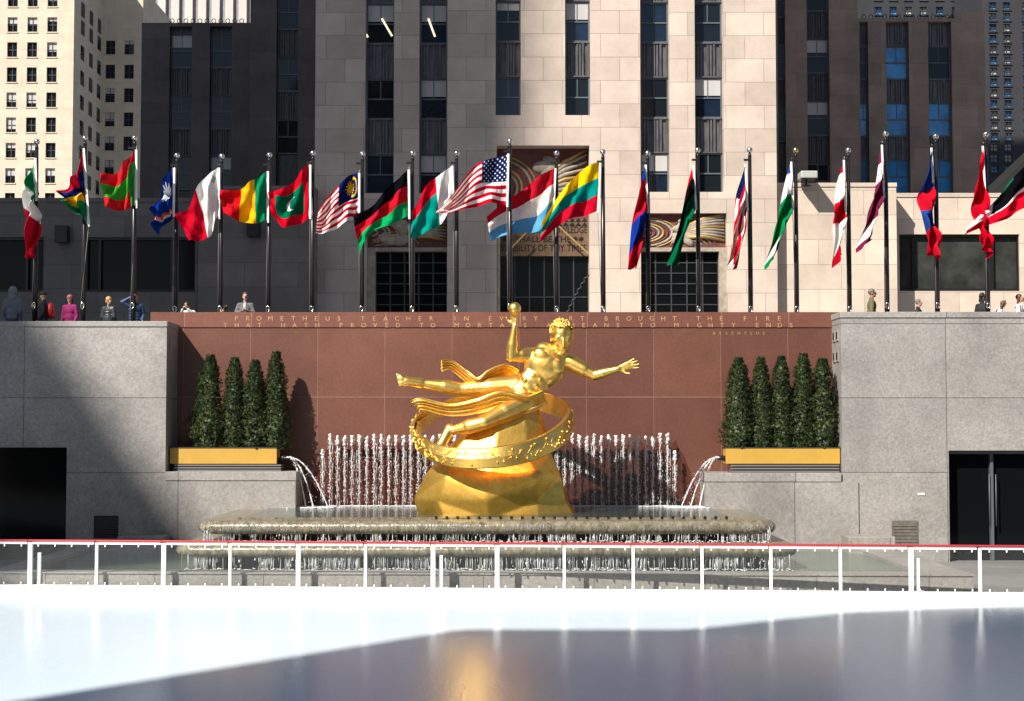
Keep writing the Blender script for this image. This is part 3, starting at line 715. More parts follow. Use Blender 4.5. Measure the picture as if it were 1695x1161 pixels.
def crag(pts, top, dy, mb):
    base = [P(x, y, YST + d) for x, y, d in pts]; t = P(top[0], top[1], YST + dy)
    for i in range(len(base)): mb.face([base[i], base[(i+1) % len(base)], t])
bm_ = bmesh.new(); me_ = b.mesh('tmp', GOLDR); bm_.from_mesh(me_); bmesh.ops.remove_doubles(bm_, verts=bm_.verts, dist=.0005); bmesh.ops.bevel(bm_, geom=list(bm_.edges), offset=.05, segments=3, profile=.5, affect='EDGES'); [setattr(f_, 'smooth', True) for f_ in bm_.faces]; bm_.to_mesh(me_); bm_.free()
rock = bpy.data.objects.new('rock', me_); sc.collection.objects.link(rock); me_.transform(Matrix.Translation(-ROOT[statue.name])); rock.parent = statue
# plain ribbon sweeping round the rock: more than one turn, ends free
b = MB(); n = 150; k = 0; prev = None
cxr = PX(815, YST, 715); rr = 2.02; zmid = PZ(708, YST)
for i in range(n + 1):
    u = i / n; a = R(-215 + 395 * u); r_ = rr * (1 + .03 * math.sin(3 * a)) * (.96 + .06 * u)
    x = cxr + r_ * math.cos(a); y = YST + .1 + r_ * .88 * math.sin(a)
    z = zmid + .72 * math.sin(a) + .16 * math.cos(a) + .12 * (u - .5)
    wd = .13 + .16 * math.sin(math.pi * min(1, max(0, u))) ** .6
    out = Vector((math.cos(a), math.sin(a), 0)); c = Vector((x, y, z)); upv = Vector((-.12 * math.cos(a), -.2 * math.sin(a), 1)).normalized()
    sec = [c - upv * wd - out * .03, c - upv * wd * .9 + out * .05, c + out * .085, c + upv * wd * .9 + out * .05, c + upv * wd - out * .03, c - out * .03]
    st = len(b.v); b.v += [tuple(q) for q in sec]
    if prev is not None:
        for j in range(6): b.f.append((prev + j, prev + (j+1) % 6, st + (j+1) % 6, st + j)); b.m.append(0); b.sm.append(False)
    else: b.f.append(tuple(st + j for j in reversed(range(6)))); b.m.append(0); b.sm.append(False)
    prev = st
b.f.append(tuple(prev + j for j in range(6))); b.m.append(0); b.sm.append(False)
part(b, 'ribbon_band', GOLD, statue, .015, 2)
# plain abstract waves and leaves worked on the outside of the band
b = MB(); rnd = random.Random(21)
def band(u, h):
    a = R(-215 + 395 * u); r_ = rr * (1 + .03 * math.sin(3 * a)) * (.96 + .06 * u) + .075
    c = Vector((cxr + r_ * math.cos(a), YST + .1 + r_ * .88 * math.sin(a), zmid + .72 * math.sin(a) + .16 * math.cos(a) + .12 * (u - .5)))
    upv = Vector((-.12 * math.cos(a), -.2 * math.sin(a), 1)).normalized(); return c + upv * h, a
i = 0.03
while i < .97:
    h = rnd.uniform(-.12, .12); pts = [band(i + .004 * q, h + .075 * math.sin(q * .9 + i * 40))[0] for q in range(9)]; b.tube(pts, [.008 + .018 * math.sin(math.pi * q / 8) for q in range(9)], 6)
    for q in range(3):
        c, a = band(i + rnd.uniform(0, .03), rnd.uniform(-.17, .17)); b.ell(c, (.05, .02, .03), rot=Matrix.Rotation(a, 3, 'Z').to_quaternion() @ Matrix.Rotation(rnd.uniform(-1, 1), 3, 'Y').to_quaternion(), nu=8, nv=6)
    i += .021
part(b, 'band_ornament', GOLD, statue)
# figure
def hand(b, w0, dirv, palmn, sc_, curl=.3, thumb=1, spread=.12):
    """palm + four fingers + thumb; palmn = way the palm faces"""
    d = Vector(dirv).normalized(); nrm = Vector(palmn); nrm = (nrm - d * nrm.dot(d)).normalized(); sd = d.cross(nrm).normalized() * thumb
    w0 = Vector(w0); L = .10 * sc_
    for q in (-1.2, -.4, .4, 1.2):
        b.cap(w0 + sd * q * .010 * sc_, w0 + d * L * .95 + sd * q * .022 * sc_, .016 * sc_, .0125 * sc_, 8)
    for i, (off, ln) in enumerate(((1.5, .070), (.5, .080), (-.5, .074), (-1.5, .058))):
        p0 = w0 + d * L + sd * off * .020 * sc_; dd = (d + sd * off * spread).normalized()
        p1 = p0 + (dd + nrm * curl * .4).normalized() * ln * .45 * sc_; p2 = p1 + (dd + nrm * curl * 1.1).normalized() * ln * .32 * sc_; p3 = p2 + (dd + nrm * curl * 2.0).normalized() * ln * .26 * sc_
        b.cap(p0, p1, .0098 * sc_, .009 * sc_, 8); b.cap(p1, p2, .009 * sc_, .0082 * sc_, 8); b.cap(p2, p3, .0082 * sc_, .007 * sc_, 8)
    t0 = w0 + d * .025 * sc_ + sd * .022 * sc_; t1 = t0 + (d * .7 + sd * .8 + nrm * .25).normalized() * .048 * sc_; t2 = t1 + (d + sd * .35 + nrm * .3).normalized() * .032 * sc_
    b.cap(t0, t1, .016 * sc_, .012 * sc_, 8); b.cap(t1, t2, .011 * sc_, .0085 * sc_, 8)
def foot(b, ank, toe, up, s_):
    ank = Vector(ank); toe = Vector(toe); d = (toe - ank).normalized(); sd = d.cross(Vector(up)).normalized(); L = (toe - ank).length
    b.cap(ank - d * .03 * s_, ank + d * L * .55, .052 * s_, .044 * s_, 10); b.cap(ank + d * L * .3, ank + d * L * .8 + sd * .018 * s_, .042 * s_, .034 * s_, 10); b.cap(ank + d * L * .3, ank + d * L * .78 - sd * .026 * s_, .042 * s_, .028 * s_, 10)
    for i in range(5):
        o_ = (i - 2) * .024 * s_; ln = (1.0, .99, .96, .92, .87)[i]
        b.cap(ank + d * L * .74 + sd * -o_, ank + d * L * ln + sd * -o_, .017 * s_, (.018 if i == 0 else .013) * s_, 8)
s_ = 2.0
b = MB()
hipL, hipR = S(858, 640, .12), S(868, 668, -.18); pelv = S(866, 652, -.03); waist = S(884, 632, -.05); chest = S(903, 606, -.06); upch = S(914, 590, -.02)
shA, shB = S(885, 588, .02), S(944, 601, -.02); neck = S(923, 580, -.04); headc = S(930, 558, -.08)
ax = (upch - pelv).normalized(); q_ = ax.to_track_quat('Z', 'X')
lat = (shB - shA).normalized()
def oell(c, rl, rd, ra):           # ellipsoid with its length along the trunk, width along the shoulders
    z = ax; x = (lat - z * lat.dot(z)).normalized(); y = z.cross(x)
    M = Matrix((x, y, z)).transposed(); b.ell(c, (rl, rd, ra), rot=M.to_quaternion(), nu=20, nv=14)
oell(pelv, .43, .33, .36); oell(waist, .40, .31, .52); oell(chest, .55, .34, .46); oell(upch, .50, .27, .27)
fr = Vector((0, -1, 0)); x_ = (lat - ax * lat.dot(ax)).normalized()
for sg in (-1, 1):                 # pectorals, rib margin, belly muscles, glutes
    oell(chest + x_ * .215 * sg + fr * .19 + ax * .14, .26, .13, .20)
    for da in (.10, -.07, -.24): oell(waist + x_ * .1 * sg + fr * .20 + ax * da, .12, .115, .11)
    oell(waist + x_ * .24 * sg + fr * .05 - ax * .05, .15, .2, .4); oell(chest + x_ * .33 * sg + fr * .02 - ax * .1, .16, .2, .32)
    oell(pelv + x_ * .19 * sg - fr * .15, .22, .2, .26)
b.cap(shA + lat * .09, shA, .20, .205); b.cap(shB - lat * .09, shB, .20, .205)
b.cap(upch + lat * -.24 + ax * .07, neck, .17, .155); b.cap(upch + lat * .24 + ax * .07, neck, .17, .155)
b.cap(upch, headc + Vector((0, .03, -.15)), .18, .165)
# head: skull, jaw, nose, brow, lips, ears. Looks down towards the viewer
hd = Vector((.06, -.9, -.32)).normalized(); hu = Vector((-.04, -.3, .95)); hu = (hu - hd * hu.dot(hd)).normalized(); hs = hd.cross(hu)
HM = Matrix((hs, hd, hu)).transposed(); hq = HM.to_quaternion()
HS = 1.68
def H_(x, y, z): return headc + (hs * x + hd * y + hu * z) * HS
def hell(c, r): b.ell(c, tuple(q * HS for q in r), rot=hq, nu=20, nv=14)
hell(H_(0, -.02, .05), (.165, .21, .19)); hell(H_(0, .06, -.08), (.125, .14, .17))
hell(H_(0, .165, -.20), (.05, .045, .045)); b.cap(H_(0, .205, .02), H_(0, .245, -.075), .024 * HS, .034 * HS, 8)
b.cap(H_(-.10, .165, .045), H_(.10, .165, .045), .028 * HS, .028 * HS, 8); b.cap(H_(-.035, .195, -.135), H_(.035, .195, -.135), .02 * HS, .02 * HS, 8); b.cap(H_(-.028, .19, -.165), H_(.028, .19, -.165), .019 * HS, .019 * HS, 8)
for sg in (-1, 1):
    hell(H_(.068 * sg, .165, -.005), (.03, .026, .02)); hell(H_(.085 * sg, .14, -.06), (.045, .045, .04))
    hell(H_(.17 * sg, -.01, -.02), (.022, .04, .06))
# raised arm
elA, wrA = S(846, 590, -.25), S(852, 541, -.35)
b.cap(shA, shA.lerp(elA, .55), 0.208, 0.193); b.cap(shA.lerp(elA, .4), elA, 0.193, 0.135); b.cap(elA, elA.lerp(wrA, .4), 0.146, 0.154); b.cap(elA.lerp(wrA, .35), wrA, 0.154, 0.085)
hand(b, wrA, (-.05, -.05, 1), (-.2, -.4, .2), s_ * 1.5, curl=.55, thumb=-1)
# outstretched arm
elB, wrB = S(985, 622, -.15), S(1023, 611, -.3)
b.cap(shB, shB.lerp(elB, .55), 0.208, 0.185); b.cap(shB.lerp(elB, .4), elB, 0.177, 0.131); b.cap(elB, elB.lerp(wrB, .35), 0.139, 0.139); b.cap(elB.lerp(wrB, .3), wrB, 0.139, 0.080)
hand(b, wrB, (1, -.1, .32), (0, -1, .1), s_ * 1.55, curl=.12, thumb=1)
# far leg stretched out, near leg bent with its foot set on the rock
k1, a1, t1 = S(765, 645, .1), S(692, 634, .0), S(657, 628, -.08)
b.cap(hipL, hipL.lerp(k1, .5), 0.331, 0.293); b.cap(hipL.lerp(k1, .45), k1, 0.293, 0.193); b.ell(k1 + Vector((0, -.04, .03)), (.135, .135, .13)); b.cap(k1, k1.lerp(a1, .4), 0.185, 0.200); b.cap(k1.lerp(a1, .35), a1, 0.197, 0.101)
foot(b, a1, t1 + Vector((0, -.05, -.02)), (.1, -1, .2), s_ * 1.45)
k2, a2, t2 = S(802, 700, -.75), S(742, 715, -.55), S(722, 752, -.75)
b.cap(hipR, hipR.lerp(k2, .5), 0.339, 0.293); b.cap(hipR.lerp(k2, .45), k2, 0.293, 0.193); b.ell(k2 + Vector((-.02, -.05, .0)), (.135, .135, .13)); b.cap(k2, k2.lerp(a2, .4), 0.185, 0.208); b.cap(k2.lerp(a2, .35), a2, 0.200, 0.101)
foot(b, a2, t2, (-.3, -1, 0), s_ * 1.45)
body = fuse(b, 'figure', GOLD, statue, .0165, 24)
b = MB(); rnd = random.Random(4)
for i in range(700):
    u = rnd.random(); v = rnd.uniform(-.35, 1); a = rnd.uniform(0, 6.28); r = math.sqrt(max(0, 1 - v * v))
    d = Vector((math.cos(a) * r, math.sin(a) * r, v))
    if d.y > .35 and d.z < .62: continue
    if abs(d.x) > .85 and d.z < .05: continue
    c = H_(d.x * .178, -.02 + d.y * .218, .07 + d.z * .208)
    b.ell(c, (.022, .045, .026), rot=Matrix.Rotation(rnd.uniform(0, 6), 3, 'Z').to_quaternion() @ hq, nu=6, nv=5)
part(b, 'hair', GOLD, statue)
# plain ball held up in the raised hand
b = MB(); pc = S(852, 519, -.43); b.ell(pc + Vector((0, 0, .12)), .165, nu=24, nv=16); part(b, 'ball', GOLD, statue)
# drapery streamers: ribbed ribbons
def drape(pts, wd, nrm_w, name='drapery', ribs=4, amp=.035, th=.035):
    b = MB(); P0 = [Vector(p) for p in pts]; n = 60; k = 28; prev = None
    def cr(t):
        t = t * (len(P0) - 1); i = min(int(t), len(P0) - 2); f = t - i
        p0 = P0[max(i - 1, 0)]; p1 = P0[i]; p2 = P0[i + 1]; p3 = P0[min(i + 2, len(P0) - 1)]
        return .5 * ((2 * p1) + (p2 - p0) * f + (2 * p0 - 5 * p1 + 4 * p2 - p3) * f * f + (3 * p1 - p0 - 3 * p2 + p3) * f ** 3)
    W = Vector(nrm_w).normalized()
    for i in range(n + 1):
        u = i / n; c = cr(u); t = (cr(min(1, u + .01)) - cr(max(0, u - .01))).normalized(); wv = (W - t * W.dot(t)).normalized(); nn = t.cross(wv)
        ww = wd * (.72 + .28 * math.sin(u * 5 + .6)) * (1.15 - .25 * math.cos(u * 3)); st = len(b.v)
        for side in (1, -1):
            for j in range(k):
                v = (j / (k - 1) - .5) * side; off = amp * math.sin(v * ribs * 2 * math.pi + u * 3) * (1 + .5 * u) ; bow = -.25 * ww * (4 * v * v)
                b.v.append(tuple(c + wv * v * 2 * ww * .5 + nn * (off + bow + side * th / 2)))
        if prev is not None:
            for j in range(2 * k): b.f.append((prev + j, prev + (j+1) % (2*k), st + (j+1) % (2*k), st + j)); b.m.append(0); b.sm.append(True)
        else: b.f.append(tuple(st + j for j in reversed(range(2*k)))); b.m.append(0); b.sm.append(False)
        prev = st
    b.f.append(tuple(prev + j for j in range(2*k))); b.m.append(0); b.sm.append(False)
    return part(b, name, GOLD, statue)
drape([S(900, 655, -.35), S(868, 668, -.45), S(830, 660, -.55), S(790, 672, -.6), S(745, 678, -.62), S(700, 668, -.6), S(688, 672, -.55)], .52, (.15, -.35, 1))
drape([S(860, 622, .3), S(835, 612, .25), S(808, 622, .1), S(790, 634, 0), S(770, 620, .05), S(748, 604, .1), S(730, 604, .05)], .42, (.15, -.35, 1))
drape([S(900, 650, -.2), S(885, 645, -.33), S(868, 632, -.3), S(862, 622, -.0)], .24, (.6, -.3, -.6), ribs=3, amp=.02)

# ------------------------------------------------------------------ rink barrier
bpx = [-62, 50, 161, 271, 382, 494, 606, 717, 823, 935, 1049, 1163, 1277, 1392, 1508, 1623, 1738]
def bpoint(px):                 # where the sight line meets the barrier line
    Y = 34.0
    for _ in range(8): Y = barY(PX(px, Y, 930))
    return PX(px, Y, 930), Y
zr = PZ(898, 34.0) - .0
for i in range(len(bpx) - 1):
    (xa, ya), (xb, yb) = bpoint(bpx[i]), bpoint(bpx[i + 1]); thick = bpx[i] in (50, 494, 717, 823, 1508, 271)
    names = 'clear barrier panel with red top rail %s' % ['beside the left edge of the photo', 'below the left doorway and wall vent', 'below the dark foot of the left granite wall', 'left of the lower basin lip end', 'below the left end of the upper basin', 'in front of the left third of the basin', 'just left of below the statue', 'straight below the statue rock left half', 'straight below the statue rock right half', 'just right of below the statue', 'in front of the right third of the basin', 'below the right side of the upper basin', 'at the right end of the lower basin', 'below the small low stone block', 'in front of the pool corner at the right', 'below the right glass doorway'][i]
    root = thing('barrier_panel', (xa, ya, 0), names, 'barrier panel', 'rink barrier panels')
    d = Vector((xb - xa, yb - ya, 0)); L = d.length; u = d.normalized(); nrm = Vector((u.y, -u.x, 0))
    def B(s0, s1, n0, n1, z0, z1, mb, mi=0):
        o_ = Vector((xa, ya, 0)); st = len(mb.v)
        for z in (z0, z1):
            for (s__, n__) in ((s0, n0), (s1, n0), (s1, n1), (s0, n1)): q = o_ + u * s__ - nrm * n__; mb.v.append((q.x, q.y, z))
        for q in ((3,2,1,0),(4,5,6,7),(0,1,5,4),(1,2,6,5),(2,3,7,6),(3,0,4,7)): mb.f.append(tuple(st + k_ for k_ in q)); mb.m.append(mi); mb.sm.append(False)
    pw = .05 if thick else .045
    m1 = MB(); B(-pw, pw if thick else 0.02, -.03, .05, .02, zr - .06, m1)
    if thick: pass
    part(m1, 'post', WHITE, root, .006)
    m1 = MB(); B(-.04, L - .045, -.045, .065, zr - .04, zr, m1); part(m1, 'top_rail', REDP, root, .01)
    m1 = MB(); B(.021 if not thick else pw + .001, L - pw - .03, -.02, .04, zr - .1, zr - .042, m1); part(m1, 'upper_rail', WHITE, root)
    m1 = MB(); B(-.02, L - .021, -.05, .056, -.02, .17, m1); part(m1, 'kick_board', WHITE, root)
    m1 = MB(); B(.021 if not thick else pw + .001, L - pw - .03, 0, .012, .172, zr - .117, m1); part(m1, 'clear_sheet', CLEAR, root)
    for k_ in range(4):
        s__ = L * (k_ + .5) / 4
        for z0_, z1_ in ((zr - .155, zr - .101), (.171, .235)): m1 = MB(); B(s__ - .012, s__ + .012, -.045, -.012, z0_, z1_, m1); part(m1, 'clip', WHITE, root)
    if i in (1, 7, 14):
        m1 = MB(); B(.12, .2, .1, .16, ZF - .1, zr - .3, m1); B(.1, .3, .1, .3, ZF, ZF + .12, m1); part(m1, 'rear_brace', WHITE, root)

# ------------------------------------------------------------------ buildings
YF = 70.0
def window(parent, x0, x1, z0, z1, y, glass=GLASSD, blind=0, mull=True, frame=FRAME, fw=.07, lamp=False):
    b = MB()
    b.box(x0, x0 + fw, y, y + .12, z0, z1); b.box(x1 - fw, x1, y, y + .12, z0, z1)
    b.box(x0 + fw, x1 - fw, y, y + .12, z0, z0 + fw); b.box(x0 + fw, x1 - fw, y, y + .12, z1 - fw, z1)
    zm = z0 + (z1 - z0) * .5; b.box(x0 + fw, x1 - fw, y + .01, y + .11, zm - fw * .45, zm + fw * .45)
    if mull: xm = (x0 + x1) / 2; b.box(xm - fw * .3, xm + fw * .3, y + .02, y + .1, zm + fw * .45, z1 - fw)
    f = part(b, 'window', frame, parent)
    b = MB(); b.box(x0 + fw, x1 - fw, y + .06, y + .085, z0 + fw, zm - fw * .45); b.box(x0 + fw, x1 - fw, y + .05, y + .075, zm + fw * .45, z1 - fw)
    part(b, 'pane', glass, f)
    if blind:
        b = MB(); zb = z1 - fw - (z1 - z0) * blind * .5; b.box(x0 + fw, x1 - fw, y + .035, y + .049, zb, z1 - fw); part(b, 'blind', BLIND, f)
    return f
def spandrel(parent, x0, x1, z0, z1, y, m_=SPAN):
    b = MB(); b.box(x0, x1, y + .05, y + .12, z0, z1); n = 9
    w_ = (x1 - x0) / n
    for i in range(n):
        if i % 4 != 3: b.box(x0 + w_ * (i + .18), x0 + w_ * (i + .8), y - .03 if i % 3 else y - .06, y + .05, z0 + .06, z1 - .06)
    b.box(x0, x1, y - .07, y + .05, z1 - .06, z1); b.box(x0, x1, y - .07, y + .05, z0, z0 + .06)
    part(b, 'spandrel_panel', m_, parent)

tower = thing('office_tower', (PX(903, YF), YF, ZP), 'tall sunlit limestone tower with dark window strips and three decorated entrances at its foot', 'building')
tx0, tx1 = PX(520, YF), PX(1287, YF); TT = 95.0; yc0 = YF - .35
cx0, cx1 = PX(740, yc0), PX(1061, yc0)
strips = [(603, 651, 320), (693, 739.5, 320), (1062, 1110, 318), (1152, 1200, 318)]
cstr = [(820, 862, 191), (936, 978, 191)]
FL = (128.0) / F * YF
zbot = lambda py, Y=YF: PZ(py, Y)
# side doors
dz = PZ(353, YF); dzl = PZ(416, YF)
def strip_holes(lst, Y, top): return [(PX(a, Y), PX(b_, Y), PZ(c, Y), top) for a, b_, c in lst]
b = MB()
hl = strip_holes(strips[:2], YF, TT - 4); hr = strip_holes(strips[2:], YF, TT - 4)
dL = (PX(607, YF), cx0 - .001, ZP, dz); dR = (cx1 + .001, PX(1203, YF), ZP, dz)
holed(b, tx0, cx0, ZP, TT, YF, hl + [dL], .8); holed(b, cx1, tx1, ZP, TT, YF, hr + [dR], .8)
hc = strip_holes(cstr, yc0, TT - 4); dC = (PX(822, yc0), PX(976, yc0), ZP, PZ(241, yc0))
holed(b, cx0, cx1, ZP, TT, yc0, hc + [dC], 1.3)
b.face([(cx0, YF, ZP), (cx0, yc0, ZP), (cx0, yc0, TT), (cx0, YF, TT)]); b.face([(cx1, yc0, ZP), (cx1, YF, ZP), (cx1, YF, TT), (cx1, yc0, TT)])
bodybox(b, tx0, tx1, YF, YF + 34, ZP, TT); part(b, 'wall', LIME, tower)
rnd = random.Random(12)
for group_, Y_, base in ((strips, YF, 319), (cstr, yc0, 191)):
    for (a, c, pb) in group_:
        x0, x1 = PX(a, Y_) + .002, PX(c, Y_) - .002; z = PZ(pb, Y_); y = Y_ + .58; n = 0
        wh = 68.5 / 128 * FL; visn = 6 if Y_ == YF else 5
        for n in range(visn):
            lit = rnd.random()
            window(tower, x0, x1, z, z + wh, y, GLASSD if rnd.random() < .55 else GLASST, blind=(.8 if lit < .2 else (.35 if lit < .4 else 0)))
            spandrel(tower, x0, x1, z + wh, z + FL, y); z += FL
        b = MB(); b.box(x0, x1, y, y + .1, z, TT - 4); part(b, 'upper_glazing', GLASSD, tower)
LAMP, t_, b_ = newmat('ceiling_lamp_glow'); b_.inputs['Emission Color'].default_value = (1, .86, .55, 1); b_.inputs['Emission Strength'].default_value = .75
for (a_, c_) in (((632, 31), (649, 60)), ((709, 31), (720, 61)), ((606, 57), (609, 62))):
    b = MB(); b.bar(P(*a_, YF + .57), P(*c_, YF + .57), .09, .02); part(b, 'ceiling_light', LAMP, tower)
# entrances: reliefs, doors
REL = mat('carved_limestone_relief', (.33, .28, .225), .85, 0, .3, 4); RELG = mat('relief_gilding', (.42, .28, .10), .5, .4); RELD = mat('relief_ground', (.13, .04, .035), .7, 0, .3, 3)  # REL: limestone darkened in colour to stand in for shade in the recess
def doorway(x0, x1, z1, y, label_, nx, nz):
    b = MB(); b.box(x0, x1, y + .05, y + .1, ZP, z1); d_ = part(b, 'door', DOORG, tower)
    b = MB()
    for i in range(nx + 1): x = x0 + (x1 - x0) * i / nx; b.box(max(x0, x - .03), min(x1, x + .03), y, y + .05, ZP, z1)
    for j in range(1, nz + 1): z = ZP + (z1 - ZP) * j / nz; b.box(x0, x1, y + .012, y + .048, z - .025, min(z + .025, z1))
    part(b, 'door_grille', BRONZE, d_)
doorway(PX(621, YF), cx0 - .02, dzl, YF + .45, 'l', 5, 12); doorway(cx1 + .02, PX(1191, YF), dzl, YF + .45, 'r', 5, 12)
LIMESH = LIME
b = MB(); b.box(dL[0], PX(621, YF), YF + .1, YF + .6, ZP, dzl); b.box(dL[0], dL[1] - .01, YF + .1, YF + .6, dzl, dzl + .18); part(b, 'door_surround', REL, tower)
b = MB(); b.box(PX(1191, YF), dR[1], YF + .1, YF + .6, ZP, dzl); b.box(dR[0] + .01, dR[1], YF + .1, YF + .6, dzl, dzl + .18); part(b, 'door_surround', REL, tower)
# generic carved panels over the doors: cloud-like lobes, rays and scrolls
def relief(x0, x1, z0, z1, y, seed, rays, parent, cx=None):
    rnd = random.Random(seed); b = MB(); b.box(x0, x1, y + .22, y + .3, z0, z1, 1)
    W = x1 - x0; H = z1 - z0; cl = lambda p: Vector((min(max(p.x, x0 + .04), x1 - .04), p.y, min(max(p.z, z0 + .04), z1 - .04)))
    def arc(c, r, a0, a1, w_, dep, mi, sq=1.0):
        pts = []
        for i in range(13):
            a = R(a0 + (a1 - a0) * i / 12); pts.append(Vector((c[0] + r * math.cos(a), y + .2, c[1] + r * sq * math.sin(a))))
        pts = [p for p in pts if x0 + w_ < p.x < x1 - w_ and z0 + w_ < p.z < z1 - w_]
        if len(pts) > 2: b.tube(pts, [w_ * (.55 + .45 * math.sin(math.pi * i / (len(pts) - 1))) for i in range(len(pts))], 7, mi=mi)
    for i in range(7):                       # nested scrolls at one side
        arc((x0 + W * .02, z0 + H * .45), W * (.10 + .052 * i), -80, 95, .05 + .015 * (i % 2), .2, (2, 1, 0)[i % 3], min(1.6, H / W * 1.1))
    for i in range(9):                       # long overlapping feathers at the other side
        a_ = Vector((x0 + W * .50, y + .16, z0 + H * (.30 + .035 * i))); e_ = cl(Vector((x1, y + .16, z0 + H * (.22 + .10 * i)))); m_ = a_.lerp(e_, .5) + Vector((0, -.04, .12))
        b.tube([a_, m_, e_], [.07, .11, .05], 6, mi=0 if i % 4 else 2)
    for i in range(9):                       # broad lobes in the middle
        c = Vector((x0 + W * rays + rnd.uniform(-.16, .16) * W, y + .2, z0 + H * rnd.uniform(.12, .8))); r = min(.42, H * .2) * rnd.uniform(.6, 1)
        b.ell((min(max(c.x, x0 + r * 1.5), x1 - r * 1.5), c.y, c.z), (r * 1.4, .14, r * .8), rot=Matrix.Rotation(rnd.uniform(-.7, .7), 3, 'Y').to_quaternion(), nu=16, nv=10)
    for i in range(4): arc((x0 + W * rays, z0 - H * .1), W * (.16 + .05 * i), 20, 160, .035, .2, 2 if i % 2 else 0, .8)
    return part(b, 'carved_panel', [REL, RELD, RELG], parent)
relief(dL[0] + .02, dL[1] - .02, dzl + .18, dz, YF + .12, 5, .35, tower); relief(dR[0] + .02, dR[1] - .02, dzl + .18, dz, YF + .12, 8, .6, tower)
zi = PZ(360, yc0); ztp = PZ(241, yc0)
relief(dC[0] + .02, dC[1] - .02, zi, ztp - .02, yc0 + .65, 15, .48, tower)
b = MB()                                     # inscription field with triangle border
zq0, zq1 = PZ(421, yc0), zi
b.box(dC[0] + .15, dC[1] - .01, yc0 + .8, yc0 + .95, zq0, zq1)
fld = part(b, 'inscription_panel', mat('inscription_field', (.14, .08, .042), .7, 0, .25, 4), tower)
b = MB(); n = 14; w_ = (dC[1] - dC[0] - .2) / n
for i in range(n):
    x = dC[0] + .16 + w_ * i
    for (r0, r1) in ((357, 364), (364, 371)): b.face([(x, yc0 + .796, PZ(r1, yc0)), (x + w_, yc0 + .796, PZ(r1, yc0)), (x + w_ / 2, yc0 + .796, PZ(r0, yc0))])
part(b, 'triangle_border', BLACK, fld)
yI = yc0 + .79
def line(txt, cxp, pyb, wpx, hpx):
    b = MB(); vs_, fs_ = glyph_mesh(txt, 1.0); xa_ = min(v.x for v in vs_); xb_ = max(v.x for v in vs_); ya_ = max(v.y for v in vs_)
    p = P(cxp, pyb, yI); sx_ = wpx / (F / yI) / (xb_ - xa_); sy_ = hpx / (F / yI) / ya_
    b.v = [(p.x + (v.x - (xa_ + xb_) / 2) * sx_, yI - v.z * .5, p.z + v.y * sy_) for v in vs_]
    for f_ in fs_: b.f.append(f_); b.m.append(0); b.sm.append(False)
    part(b, 'lettering', BLACK, fld)
line('WISDOM AND KNOWLEDGE', 899, 386, 146, 11); line('SHALL BE THE', 899, 401, 92, 10); line('STABILITY OF THY TIMES', 900, 416, 142, 11)
b = MB()
for px in (836, 846, 952, 962):
    c = P(px, 396, yI); r = .12
    for k_ in range(4): a = math.pi * k_ / 4; b.bar(c + Vector((math.cos(a) * r, 0, math.sin(a) * r)), c - Vector((math.cos(a) * r, 0, math.sin(a) * r)), .04, .01)
part(b, 'carved_stars', BLACK, fld)
doorway(dC[0] + .15, dC[1] - .01, zq0, yc0 + 1.0, 'c', 6, 3)
b = MB(); b.box(dC[0], dC[0] + .15, yc0 + .1, yc0 + 1.1, ZP, zq1); part(b, 'door_jamb', REL, tower)
b = MB()
for (a, c) in (((870, 386), (838, 420)), ((925, 375), (974, 420))): b.bar(P(*a, yc0 + .2), P(*c, yc0 + .2), .07, .05)
part(b, 'canopy_stays', RELG, tower)
b = MB(); pts = []
for i in range(40): u = i / 39; p = P(975 - 42 * u ** .8, 455 + 75 * u, yc0 + .3); pts.append(p + Vector((.05 * math.sin(i * 1.3), .05 * math.cos(i * 1.3), 0)))
b.tube(pts, .032, 6); part(b, 'twisted_rod', BRONZE, tower)

def low_block(name, px0, px1, py_top, Y, label, m_, holes=(), depth=10, cop=.18):
    root = thing(name, (PX((px0 + px1) / 2, Y), Y, ZP), label, 'building'); x0, x1 = PX(px0, Y), PX(px1, Y); zt = PZ(py_top, Y)
    b = MB(); hs_ = [(PX(a, Y), PX(c, Y), PZ(f_, Y), PZ(e_, Y)) for a, c, e_, f_ in holes]
    holed(b, x0, x1, ZP, zt - cop, Y, hs_, .4); bodybox(b, x0, x1, Y, Y + depth, ZP, zt - cop); part(b, 'wall', m_, root)
    b = MB(); b.box(x0 - .02, x1 + .02, Y - .05, Y + depth, zt - cop, zt); part(b, 'coping', m_, root)
    for h in hs_:
        b = MB(); b.box(h[0], h[1], Y + .3, Y + .33, h[2], h[3]); gl = part(b, 'shop_window', DOORG if px0 < 0 else SHOPG, root)
        b = MB(); fw = .12; xs = [h[0], h[0] + (h[1] - h[0]) * .12, h[1] - (h[1] - h[0]) * .22, h[1]]
        for x in xs: b.box(max(h[0], x - fw / 2), min(h[1], x + fw / 2), Y + .12, Y + .29, h[2], h[3])
        b.box(h[0], h[1], Y + .11, Y + .285, h[2], h[2] + fw); b.box(h[0], h[1], Y + .11, Y + .285, h[3] - fw, h[3]); part(b, 'window_frame', BLACK, gl)
    return root
LIMES = ashlar('limestone_annex_shade_tone', (.24, .21, .19), (.20, .175, .16), (.12, .11, .10), 2.4, 1.1, .012, 0, .8, .25)  # darker copy of the limestone, the annex's shade put into its colour
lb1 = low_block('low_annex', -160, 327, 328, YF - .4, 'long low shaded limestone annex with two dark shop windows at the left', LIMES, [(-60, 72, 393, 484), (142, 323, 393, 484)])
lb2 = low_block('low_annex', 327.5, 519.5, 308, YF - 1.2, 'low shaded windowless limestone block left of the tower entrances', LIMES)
lb3 = low_block('low_annex', 1287.5, 1485, 303, YF + .7, 'low sunlit windowless limestone block right of the tower, floodlight on its roof', LIMEL, depth=10)
